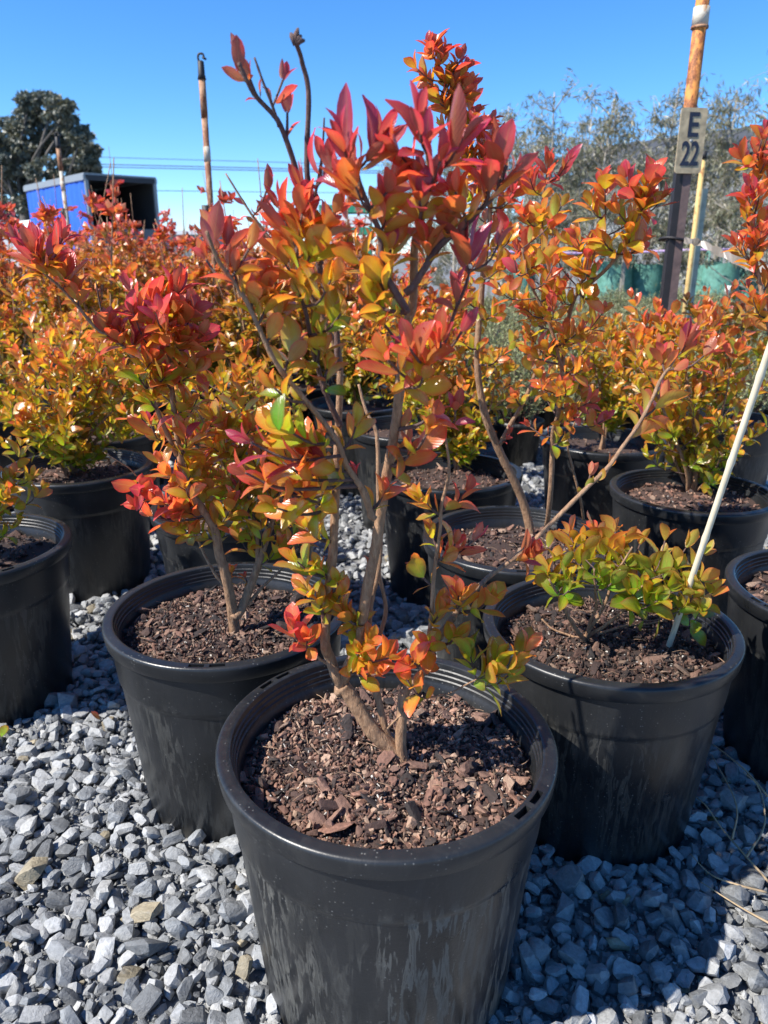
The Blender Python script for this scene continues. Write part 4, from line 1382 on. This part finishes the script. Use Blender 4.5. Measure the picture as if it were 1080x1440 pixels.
# ---- right shrub: the low green one with the cane
b3 = on(822, 905, SOIL_Z + .012); y3 = b3[1]
S3 = Shrub('low spreading yellow-green shrub beside the pale bamboo cane', b3, G_S, 303, .050, .02, .25, .75)
for pp, r in ((((820, 900), (808, 880), (790, 850), (772, 815)), .006), (((824, 898), (830, 875), (838, 845), (835, 800)), .005), (((826, 898), (850, 880), (880, 855), (910, 815)), .005),
              (((824, 900), (860, 885), (900, 878), (940, 870)), .0035), (((822, 898), (850, 850), (870, 800), (890, 770)), .0045), (((818, 900), (800, 895), (775, 885), (762, 870)), .003)):
    S3.stem([b3 + (0, 0, -.02)] + A(y3, y3 + R.uniform(-.08, .05), *pp), r, .0016, 7)
for (x, y, dy, hh) in ((770, 770, .02, .35), (800, 750, .04, .45), (835, 745, .05, .5), (865, 748, .05, .5), (900, 765, .03, .42), (935, 760, .0, .36), (965, 770, -.02, .38), (950, 800, -.04, .22), (975, 840, -.05, .20),
                       (940, 830, -.06, .16), (910, 800, -.02, .2), (880, 790, -.02, .18), (850, 780, 0, .24), (820, 790, -.02, .2), (790, 800, -.03, .16), (770, 815, -.03, .2), (800, 830, -.07, .1), 
                       (860, 820, -.07, .1), (890, 835, -.07, .14), (915, 850, -.08, .12), (955, 860, -.07, .12), (845, 810, -.06, .12), (780, 790, -.0, .3), (985, 815, -.04, .3), (930, 785, .02, .25),
                       (805, 775, .0, .3), (880, 765, .04, .4), (905, 825, -.06, .12), (960, 835, -.06, .15), (755, 790, .02, .3), (820, 765, .03, .38), (845, 760, .03, .4), (795, 815, -.05, .15), (985, 860, -.06, .2), (1000, 835, -.03, .25), (965, 808, -.02, .25), (990, 780, -.01, .35), (925, 845, -.09, .1)):
    S3.shoot(at(x, y, y3 + dy), pairs=3, size=1.05, hh=hh - .10, spread=1.4)
S3.finish()

# ---- twin trunk shrub behind
b5 = on(747, 752, SOIL_Z + .012); y5 = b5[1]
S5 = Shrub('tallest shrub, its slim pinkish top rising highest into the sky behind the front one', b5, G_S, 505, .046, .16, .58, 1.38)
a = S5.stem([b5 + (0, 0, -.03)] + A(y5, y5 - .16, (745, 742), (726, 678), (700, 630), (679, 567), (671, 504), (678, 410), (684, 350), (688, 290), (668, 220), (640, 150), (608, 75)), .013, .0022, 9)
c = S5.stem(A(y5 - .04, y5 - .14, (700, 628), (735, 570), (760, 480), (762, 400), (760, 330), (765, 260)), .0055, .002, 7)
b = S5.stem([on(768, 745, SOIL_Z)] + A(y5 - .06, y5 - .40, (770, 720), (780, 618), (785, 571), (799, 458), (815, 405), (838, 350), (852, 300)), .0075, .0022, 8)
d = S5.stem(A(y5 - .30, y5 - .44, (813, 412), (850, 385), (885, 335), (905, 285)), .0045, .0018, 7)
e = S5.stem(A(y5 - .25, y5 - .30, (792, 520), (770, 450), (745, 395), (735, 350)), .0040, .0018, 7)
S5.stem([on(822, 748, SOIL_Z)] + A(y5 - .05, y5 - .12, (815, 700), (806, 660), (800, 615), (830, 560)), .0045, .0018, 6)
S5.stem(A(y5 - .03, y5 - .1, (714, 655), (690, 600), (676, 565)), .002, .001, 5)
for (x, y, dy, n, sz, hh) in (
        (605, 68, -.17, 6, .95, .66), (655, 95, -.16, 5, .9, .72), (625, 110, -.16, 6, .9, .52), (600, 115, -.16, 4, .85, .56), (650, 140, -.15, 6, .9, .55), (630, 150, -.15, 5, .9, .5), (665, 165, -.15, 6, .9, .62), (690, 170, -.15, 5, .9, .78),
        (585, 95, -.17, 5, .9, .62), (625, 75, -.17, 5, .95, .7), (640, 115, -.16, 5, .9, .6), (612, 140, -.16, 5, .95, .5), (660, 120, -.16, 5, .9, .7), (625, 180, -.15, 5, .95, .52), (655, 215, -.15, 5, .95, .56), (700, 190, -.15, 5, .95, .75), (700, 240, -.15, 5, .95, .66), (685, 260, -.15, 5, .95, .6), (650, 265, -.14, 5, .9, .5),
        (645, 190, -.15, 5, .9, .6), (680, 215, -.14, 6, .95, .62), (660, 235, -.14, 5, .9, .55),
        (770, 225, -.2, 5, 1.05, .82), (800, 225, -.24, 4, 1, .9), (745, 250, -.2, 5, 1, .72), (735, 300, -.2, 5, 1, .62), (760, 300, -.22, 5, 1, .5), (720, 330, -.18, 5, 1, .55), (790, 290, -.26, 5, 1, .46),
        (850, 255, -.42, 5, 1.05, .68), (880, 250, -.44, 5, 1.1, .72), (915, 250, -.46, 5, 1.1, .76), (905, 290, -.44, 5, 1.1, .52), (870, 300, -.42, 5, 1.05, .44), (930, 280, -.45, 4, 1.05, .80), (830, 290, -.4, 5, 1.05, .42),
        (845, 335, -.4, 5, 1, .44), (885, 330, -.42, 5, 1, .5), (800, 340, -.32, 5, 1, .42), (770, 360, -.28, 5, 1, .42), (815, 375, -.35, 5, 1, .36), (745, 380, -.28, 5, .95, .44), (905, 340, -.42, 4, 1, .62), (780, 410, -.3, 5, .95, .42),
        (830, 420, -.33, 5, .95, .44), (760, 440, -.25, 5, .9, .46), (735, 430, -.25, 5, .9, .5), (810, 470, -.3, 5, .9, .46), (840, 460, -.3, 5, .9, .55), (770, 490, -.26, 5, .9, .5), (820, 520, -.3, 5, .9, .58), (740, 490, -.22, 5, .9, .5),
        (795, 545, -.28, 5, .9, .52), (760, 545, -.2, 5, .9, .56), (830, 565, -.2, 5, .95, .72), (800, 590, -.2, 5, .95, .58), (725, 560, -.1, 4, .85, .5), (745, 600, -.1, 4, .85, .62), (715, 610, -.06, 3, .7, .85), (850, 590, -.2, 4, .9, .8),
        (790, 620, -.14, 3, .9, .25), (700, 440, -.14, 4, .85, .5), (705, 500, -.13, 4, .85, .48), (650, 480, -.12, 4, .85, .5), (650, 540, -.1, 4, .8, .45), (700, 380, -.15, 4, .9, .52), (655, 420, -.14, 4, .85, .52), (720, 270, -.18, 4, .95, .75)):
    S5.shoot(at(x, y, y5 + dy), pairs=n, size=sz * 1.0, hh=hh - .06)
S5.auto(b, .34, .9, 14, (.05, .13), (3, 5), .9)
S5.auto(c, .2, .7, 8, (.05, .12), (3, 5), .9)
S5.auto(e, .1, .8, 8, (.05, .11), (3, 5), .9)
S5.auto(a, .55, .95, 14, (.04, .09), (3, 5), .85)
S5.finish(300)


def bush(pot, label, seed, stems, fill, leaf=.046, h0=.1, hk=.6, ztop=1.1, rt_=(.004, .008), length=(.06, .15), limit=290, base=None):
    """bushy shrub: trunks from photo pixels and twigs grown all round them"""
    cx, cy = POTS[pot]
    bb = np.array((cx, cy, SOIL_Z + .012)) if base is None else on(*base, SOIL_Z + .012)
    S_ = Shrub(label, bb, G_S, seed, leaf, h0, hk, ztop)
    rs = np.random.RandomState(seed)
    for pp, dy, w in stems:
        i = S_.stem([bb + (rs.normal(0, .008), rs.normal(0, .008), -.02)] + [at(x, y, bb[1] + dy * (k + 1) / len(pp)) for k, (x, y) in enumerate(pp)], rs.uniform(*rt_) * w, .002, 7)
        S_.auto(i, .20, 1.0, int(fill * w * 1.15), length, (4, 6))
        S_.leaves_on(S_.S[i][-8:], 5, 1.0)
    return S_


s = bush('P4', 'short trunked orange and green bush in the pot behind the cane', 404,
         [(((965, 665), (950, 620), (925, 560), (908, 520)), -.12, 1), (((978, 660), (975, 590), (965, 520), (962, 465)), -.05, 1.2), (((985, 668), (1005, 620), (1020, 560), (1030, 490)), .0, 1),
          (((990, 680), (1010, 650), (1035, 610)), -.1, .6), (((970, 670), (985, 560), (1000, 480), (1008, 450)), .1, 1.1), (((960, 672), (930, 600), (900, 550), (890, 470)), .12, 1), (((975, 660), (955, 560), (935, 490), (928, 460)), .15, 1.1)],
         15, .046, .06, .56, 1.05, base=(975, 690))
s.finish()
s = bush('P6', 'orange shrub in the middle gap with a bent trunk, seen past the front trunks', 606,
         [(((645, 650), (662, 620), (690, 570), (700, 500)), -.05, 1), (((638, 645), (640, 590), (620, 520), (615, 450)), .0, 1), (((640, 645), (610, 590), (580, 530), (560, 480)), -.05, 1), (((642, 640), (650, 560), (655, 470), (640, 400)), .1, 1),
          (((640, 645), (600, 570), (570, 470), (560, 410)), .1, 1)],
         22, .046, .10, .5, 1.15, base=(640, 662))
s.finish()
s = bush('P7', 'wide bushy shrub with many thin trunks in the tall looking left pot', 707,
         [(((100, 650), (105, 600), (120, 560), (140, 510)), -.05, 1), (((95, 650), (80, 600), (50, 560), (30, 520)), -.05, 1), (((110, 650), (130, 610), (165, 570), (190, 530)), -.05, 1), (((102, 640), (100, 560), (95, 500)), -.1, 1.1),
          (((85, 655), (60, 620), (30, 600), (10, 590)), -.15, .9), (((112, 648), (150, 600), (180, 560), (205, 560)), .05, 1), (((100, 640), (120, 540), (150, 490)), .1, 1.1), (((100, 640), (70, 540), (50, 490)), .1, 1.1),
          (((90, 650), (75, 625), (60, 615)), -.2, .6)],
         14, .046, .06, .62, 1.05, base=(102, 668))
s.finish()
s = bush('P8', 'yellow-green shrub whose leaves just enter at the left edge', 808,
         [(((-20, 740), (0, 700), (15, 670)), -.0, .7), (((-40, 740), (-60, 660), (-90, 560)), .0, 1.2), (((-60, 740), (-110, 650), (-140, 560)), -.05, 1.2)], 12, .046, .12, .5, 1.0)
s.finish(120)
s = bush('P9', 'shrub leaning in from the right edge with a tall red and orange branch', 909,
         [(((1190, 780), (1130, 640), (1085, 480), (1064, 380), (1062, 290), (1070, 205)), .15, 1.6), (((1200, 780), (1180, 640), (1150, 480), (1120, 330)), .1, 1.3), (((1210, 780), (1240, 640), (1260, 500)), 0, 1.3)],
         9, .043, .10, .55, 1.25, length=(.04, .08))
rs9 = np.random.RandomState(9)
for (x, y, hh) in ((1072, 195, .85), (1062, 215, .9), (1075, 230, .7), (1055, 260, .85), (1068, 275, .8), (1050, 300, .7), (1072, 310, .75), (1058, 335, .72), (1045, 345, .8), (1068, 350, .6), (1060, 375, .62), (1072, 400, .58), (1052, 405, .7), (1062, 430, .62), (1075, 450, .55), (1070, 330, .8), (1065, 248, .75)):
    s.shoot(at(x, y, POTS['P9'][1] + .12 + rs9.uniform(-.04, .04)), pairs=3, size=.85, hh=hh - .14)
s.finish()
s = bush('P10', 'yellow-green bush tucked in the pot behind the left shrub', 1010,
         [(((330, 700), (300, 620), (270, 570), (240, 545)), .0, 1), (((325, 700), (320, 600), (310, 530)), .05, 1.1), (((340, 700), (370, 620), (400, 560)), .05, 1), (((330, 700), (350, 600), (360, 520)), .1, 1.1), (((320, 700), (270, 610), (225, 590)), .1, .9)],
         14, .046, .08, .55, 1.1)
s.finish()
s = bush('P11', 'orange bush with red tips in the pot close behind the tall looking left pot', 1111,
         [(((170, 590), (150, 520), (130, 450)), .0, 1.1), (((180, 590), (200, 510), (210, 420)), .05, 1.1), (((175, 590), (180, 480), (175, 390)), .1, 1.2), (((180, 590), (230, 520), (260, 470)), 0, 1), (((170, 590), (110, 520), (80, 470)), .05, 1)],
         13, .045, .10, .5, 1.15)
s.finish(220)
s = bush('P13', 'dense orange and yellow bush at the left edge in the third row', 1313,
         [(((10, 580), (0, 500), (-10, 420)), .0, 1.1), (((10, 580), (30, 500), (45, 420)), .05, 1.1), (((0, 580), (20, 480), (15, 380)), .1, 1.2), (((20, 580), (60, 520), (80, 450)), 0, 1), (((0, 580), (-50, 500), (-70, 430)), .05, 1)],
         13, .045, .10, .5, 1.15)
s.finish(220)
s = bush('P14', 'green hearted orange bush between the twin trunk shrub and the bush behind the cane', 1414,
         [(((850, 590), (840, 530), (825, 470)), .0, 1.1), (((855, 590), (880, 530), (895, 485)), .05, 1.1), (((850, 590), (855, 520), (860, 465)), .1, 1.2), (((850, 590), (810, 540), (780, 490)), 0, 1), (((860, 590), (910, 540), (930, 500)), .05, .8)],
         16, .045, .04, .55, 1.1)
s.finish(220)
s = bush('P15', 'orange bush in the furthest right back pot behind the cane', 1515,
         [(((1005, 555), (990, 500), (975, 440)), .0, 1.1), (((1010, 555), (1030, 490), (1050, 440)), .05, 1.1), (((1010, 555), (1010, 485), (1015, 440)), .1, 1.2), (((1010, 555), (1060, 510), (1080, 480)), 0, 1), (((1005, 555), (970, 520), (950, 480)), .05, .7)],
         11, .045, .1, .5, 1.1)
s.finish(200)
s = bush('P16', 'yellow and orange bush behind the middle gap, right of the bare front trunks', 1616,
         [(((570, 560), (550, 500), (530, 430)), .0, 1.1), (((575, 560), (600, 490), (620, 420)), .05, 1.1), (((575, 560), (575, 470), (570, 390)), .1, 1.2), (((575, 560), (630, 510), (660, 450)), 0, 1), (((570, 560), (520, 510), (490, 460)), .05, 1)],
         19, .045, .12, .6, 1.15)
s.finish(200)

# ---- shrubs of the back rows: a few grown forms, each row plant its own thing
FORMS = []
for v in range(5):
    rs = np.random.RandomState(4000 + v)
    st_, lv = MB(), MB()
    H = rs.uniform(.90, 1.08)
    for k in range(rs.randint(8, 11)):
        w = rs.uniform(0, 6.28); sp_ = rs.uniform(.05, .27)
        top = np.array((math.cos(w) * sp_, math.sin(w) * sp_, H * (1.06 if k == 0 else rs.uniform(.5, .92))))
        P = spline([(0, 0, 0), top * (.35, .35, .4) + rs.normal(0, .02, 3), top], 14)
        st_.tube(P, np.linspace(.008, .002, 14), 5)
        for q in range(17):
            a_ = P[int(rs.uniform(.10, .99) * 13)]
            w2 = rs.uniform(0, 6.28)
            d = unit(np.array((math.cos(w2), math.sin(w2), rs.uniform(.2, 1.1))))
            Lq = rs.uniform(.05, .15) * (1.25 - .85 * a_[2] / H)
            e = a_ + d * Lq
            TW = spline([a_, (a_ + e) / 2 + (0, 0, .012), e], 5)
            st_.tube(TW, np.linspace(.0024, .0014, 5), 3, cap=False)
            for j in range(rs.randint(9, 14)):
                f = rs.rand(); o_ = TW[0] * (1 - f) + TW[-1] * f if f < .9 else TW[-1]
                dd = unit(d * .8 + rs.normal(0, .7, 3) + (0, 0, .2)); ln = rs.uniform(.030, .055)
                B = frame(dd, np.array((0, 0, 1)) + rs.normal(0, .5, 3))
                V, F_, C_, U = LEAVES_LO[rs.randint(3)]
                hf = (o_[2] / H)
                lv.add((V * ln) @ B.T + o_, F_, C_ * hue(-.02 + .88 * hf + .20 * (f - .5) + rs.normal(0, .08), rs), U)
    FORMS.append((st_.mesh('stems', M_BARK), lv.mesh('foliage', M_LEAF_FAR)))

rb = np.random.RandomState(77)
G_B = 'shrubs of the crowded back rows'
n_row = 0
for r_i, Yr in enumerate(np.arange(3.62, 8.6, .56)):
    for Xr in np.arange(-4.6, 2.3, .56):
        x = Xr + (.28 if r_i % 2 else 0) + rb.normal(0, .04); y = Yr + rb.normal(0, .04)
        if any(math.hypot(x - a_, y - b_) < .5 for a_, b_ in POTS.values()): continue
        u, v, d = project((x, y, .9))
        if not (-90 < u < 1150): continue
        if x > .30 and y > 3.4: continue
        if x > .0 and y > 4.6: continue              # the grey-green bed takes over here
        if abs(x - px_) < .45 and abs(y - PY) < .5: continue
        if abs(x - at(284, 112, 5.4)[0]) < .24 and abs(y - 5.4) < .24: continue
        side = 'left' if x < -.2 else 'middle'
        near = 'nearer' if y < 5.2 else 'further'
        lab = {'left': {'nearer': 'orange and yellow shrub with red tips in the crowded rows behind the left pots', 'further': 'rusty orange shrub with red tips in the farthest crowded rows before the truck'},
               'middle': {'nearer': 'orange shrub of the back rows seen between the front shrub and the tallest one', 'further': 'rusty orange shrub in the far rows seen through the front shrub'}}[side][near]
        o = empty('shrub', (x, y, SOIL_Z + .005), lab, 'shrub', f'{near} back row shrubs, {side}')
        o.rotation_euler = (rb.normal(0, .04), rb.normal(0, .04), rb.uniform(0, 6.28))
        sc_ = rb.uniform(.80, 1.17) * (1.0 if y < 5 else 1.04)
        o.scale = (sc_ * 1.05, sc_ * 1.05, sc_)
        me_s, me_f = FORMS[rb.randint(len(FORMS))]
        obj('stems', me_s, o)
        k_ = rb.uniform(.85, 1.1)
        fo = obj('foliage', me_f, o, color=(k_, k_ * rb.uniform(.8, 1.1), k_)); tag(fo, kind='stuff')
        make_pot(x, y, 'black pot hidden among the stems of the crowded back rows', 'pots of the back rows', rb.uniform(0, 6), far=True)
        n_row += 1

for (px, py, Yq, v, lab) in ((165, 262, 4.55, 1, 'tall red tipped shrub rising in front of the dark opening of the truck'), (62, 288, 4.1, 3, 'tall shrub rising before the blue side of the truck'), (308, 262, 4.9, 2, 'slim shrub whose red top stands beside the rusty sprinkler pole')):
    pt = at(px, py, Yq)
    o = empty('shrub', (pt[0], Yq, SOIL_Z + .005), lab, 'shrub', 'nearer back row shrubs, left')
    hh_ = max(q.co.z for q in FORMS[v][1].vertices)
    k_ = (pt[2] - SOIL_Z) / hh_
    o.scale = (.62, .62, k_)
    obj('stems', FORMS[v][0], o)
    tag(obj('foliage', FORMS[v][1], o), kind='stuff')
    make_pot(pt[0], Yq, 'black pot hidden among the stems of the crowded back rows', 'pots of the back rows', 1.0, far=True)

# ---- bed of grey-green shrubs in the middle distance on the right
M_GREY = leaf_material('grey_green_leaf', .2, .55, False)
GF = []
for v in range(4):
    rs = np.random.RandomState(5000 + v)
    lv, st_ = MB(), MB()
    for k in range(90):
        w = rs.uniform(0, 6.28); rr = .22 * math.sqrt(rs.rand())
        b_ = np.array((math.cos(w) * rr * .35, math.sin(w) * rr * .35, .02))
        t_ = np.array((math.cos(w) * rr, math.sin(w) * rr, rs.uniform(.22, .40) * (1.15 - rr / .6)))
        P = spline([b_, (b_ + t_) / 2 + (0, 0, .02), t_], 6)
        st_.tube(P, np.linspace(.003, .0015, 6), 3, cap=False)
        for j in range(26):
            f = rs.uniform(.25, 1); o_ = b_ * (1 - f) + t_ * f
            dd = unit(unit(t_ - b_) * .8 + rs.normal(0, .6, 3)); ln = rs.uniform(.018, .036)
            B = frame(dd, rs.normal(0, 1, 3))
            V = np.array([(-.09, 0, 0), (.09, 0, 0), (.12, .5, .0), (0, 1, 0), (-.12, .5, 0)]) * ln
            c_ = np.array((.25, .29, .14)) * rs.uniform(.65, 1.35) + (.03 * f, .03 * f, .0)
            lv.add(V @ B.T + o_, [(0, 1, 2, 4), (4, 2, 3)], c_, np.array([(0, -.3), (0, .3), (.5, 1), (1, 0), (.5, -1)]))
    GF.append((st_.mesh('stems', M_TWIG), lv.mesh('foliage', M_GREY, False)))
V, Fc = lathe([(0, .01), (.10, .01), (.105, 0), (.13, .21), (.138, .21), (.138, .235), (.128, .235), (.12, .19), (0, .19)], 20)
ME_SPOT = mesh('pot', V, Fc, M_POT)
for Yr in np.arange(4.1, 10.6, .42):
    for Xr in np.arange(.35, 6.2, .40):
        x, y = Xr + rb.normal(0, .04), Yr + rb.normal(0, .04)
        u, v, d = project((x, y, .5))
        if not (520 < u < 1130): continue
        if abs(x - at(986, 224, 5.6)[0]) < .2 and abs(y - 5.6) < .25: continue
        near = y < 7
        o = empty('grey_green_shrub', (x, y, 0), 'small grey-green needle leaved shrub in the ' + ('nearer' if near else 'farther') + ' part of the bed beyond the orange shrubs', 'shrub', ('nearer' if near else 'farther') + ' grey-green shrubs')
        o.rotation_euler = (0, 0, rb.uniform(0, 6.28))
        sc_ = rb.uniform(.9, 1.2)
        o.scale = (sc_, sc_, sc_)
        me_s, me_f = GF[rb.randint(4)]
        obj('pot', ME_SPOT, o)
        t_ = obj('stems', me_s, o, Matrix.Translation((0, 0, .19)))
        tag(obj('foliage', me_f, o, Matrix.Translation((0, 0, .19)), (rb.uniform(.85, 1.15),) * 3), kind='stuff')

# ================================================================== SMALL THINGS
# cane
M_CANE = simple('pale_bamboo', (.62, .55, .40), .55, nscale=30, namt=.12)
c0 = on(938, 916, SOIL_Z + .004); c1 = at(1112, 402, c0[1] - .16)
cn = c0 + (c0 - c1) * .05
cane = empty('bamboo_cane', c0, 'pale bamboo cane leaning to the right in the pot of the low green shrub', 'cane')
Pc = np.linspace(cn, c1, 60) - c0
rr = np.ones(60) * .0054; rr[::12] *= 1.18
MB().tube(Pc, rr, 10).build('cane', M_CANE, cane)

# dry prunings on the gravel at the right
M_DRY = simple('dry_straw', (.34, .25, .15), .8, nscale=60)
br_ = on(1085, 1240, .03)
prn = empty('dry_twig', br_, 'dry branching twig lying on the gravel at the right edge', 'twig')
for i, pp in enumerate((((1085, 1245, .03), (1050, 1205, .045), (1015, 1165, .05), (990, 1130, .07), (960, 1110, .06)), ((1050, 1205, .045), (1075, 1160, .08), (1068, 1110, .10), (1045, 1085, .12)),
                        ((1078, 1255, .035), (1040, 1245, .04), (1000, 1230, .04), (970, 1200, .045)), ((1030, 1180, .05), (1035, 1130, .09), (1000, 1060, .10)), ((1085, 1300, .035), (1040, 1275, .035), (985, 1240, .04)),
                        ((1080, 1120, .09), (1050, 1085, .10), (1020, 1060, .1), (1000, 1045, .1)))):
    P = spline([on(x, y, z) for x, y, z in pp], 16) - br_
    MB().tube(P, np.linspace(.0024, .0008, 16), 5).build('twig', M_DRY, prn)
ps = on(1035, 1150, .10)


def fallen_leaf(px, py, z, col, ln, label, rz, tilt=.3):
    p = on(px, py, z)
    o = obj('fallen_leaf', ME_LEAVES[2], None, Matrix.LocRotScale(Vector(p.tolist()), Matrix(rot_m(tilt, .2, rz).tolist()).to_quaternion(), Vector((ln, ln, ln))), col)
    tag(o, label, 'leaf')


fallen_leaf(2, 1036, .03, (.36, .40, .05), .036, 'fallen yellow-green leaf on the gravel at the left edge', .2)
fallen_leaf(140, 1012, .03, (.26, .10, .05), .03, 'curled brown leaf on the gravel between the two left pots', 1.2, .6)
fallen_leaf(1010, 1150, .04, (.05, .08, .03), .035, 'dark green leaf on shaded gravel near the dry twig', 2.2)
# big sliver of bark and small bits lying on the front pot's soil are built with its mulch
for o in COL.objects:
    if o.type == 'MESH' and o.parent is None and 'label' not in o and 'kind' not in o:
        print('UNTAGGED', o.name)
print('row shrubs', n_row, 'objects', len(COL.objects))
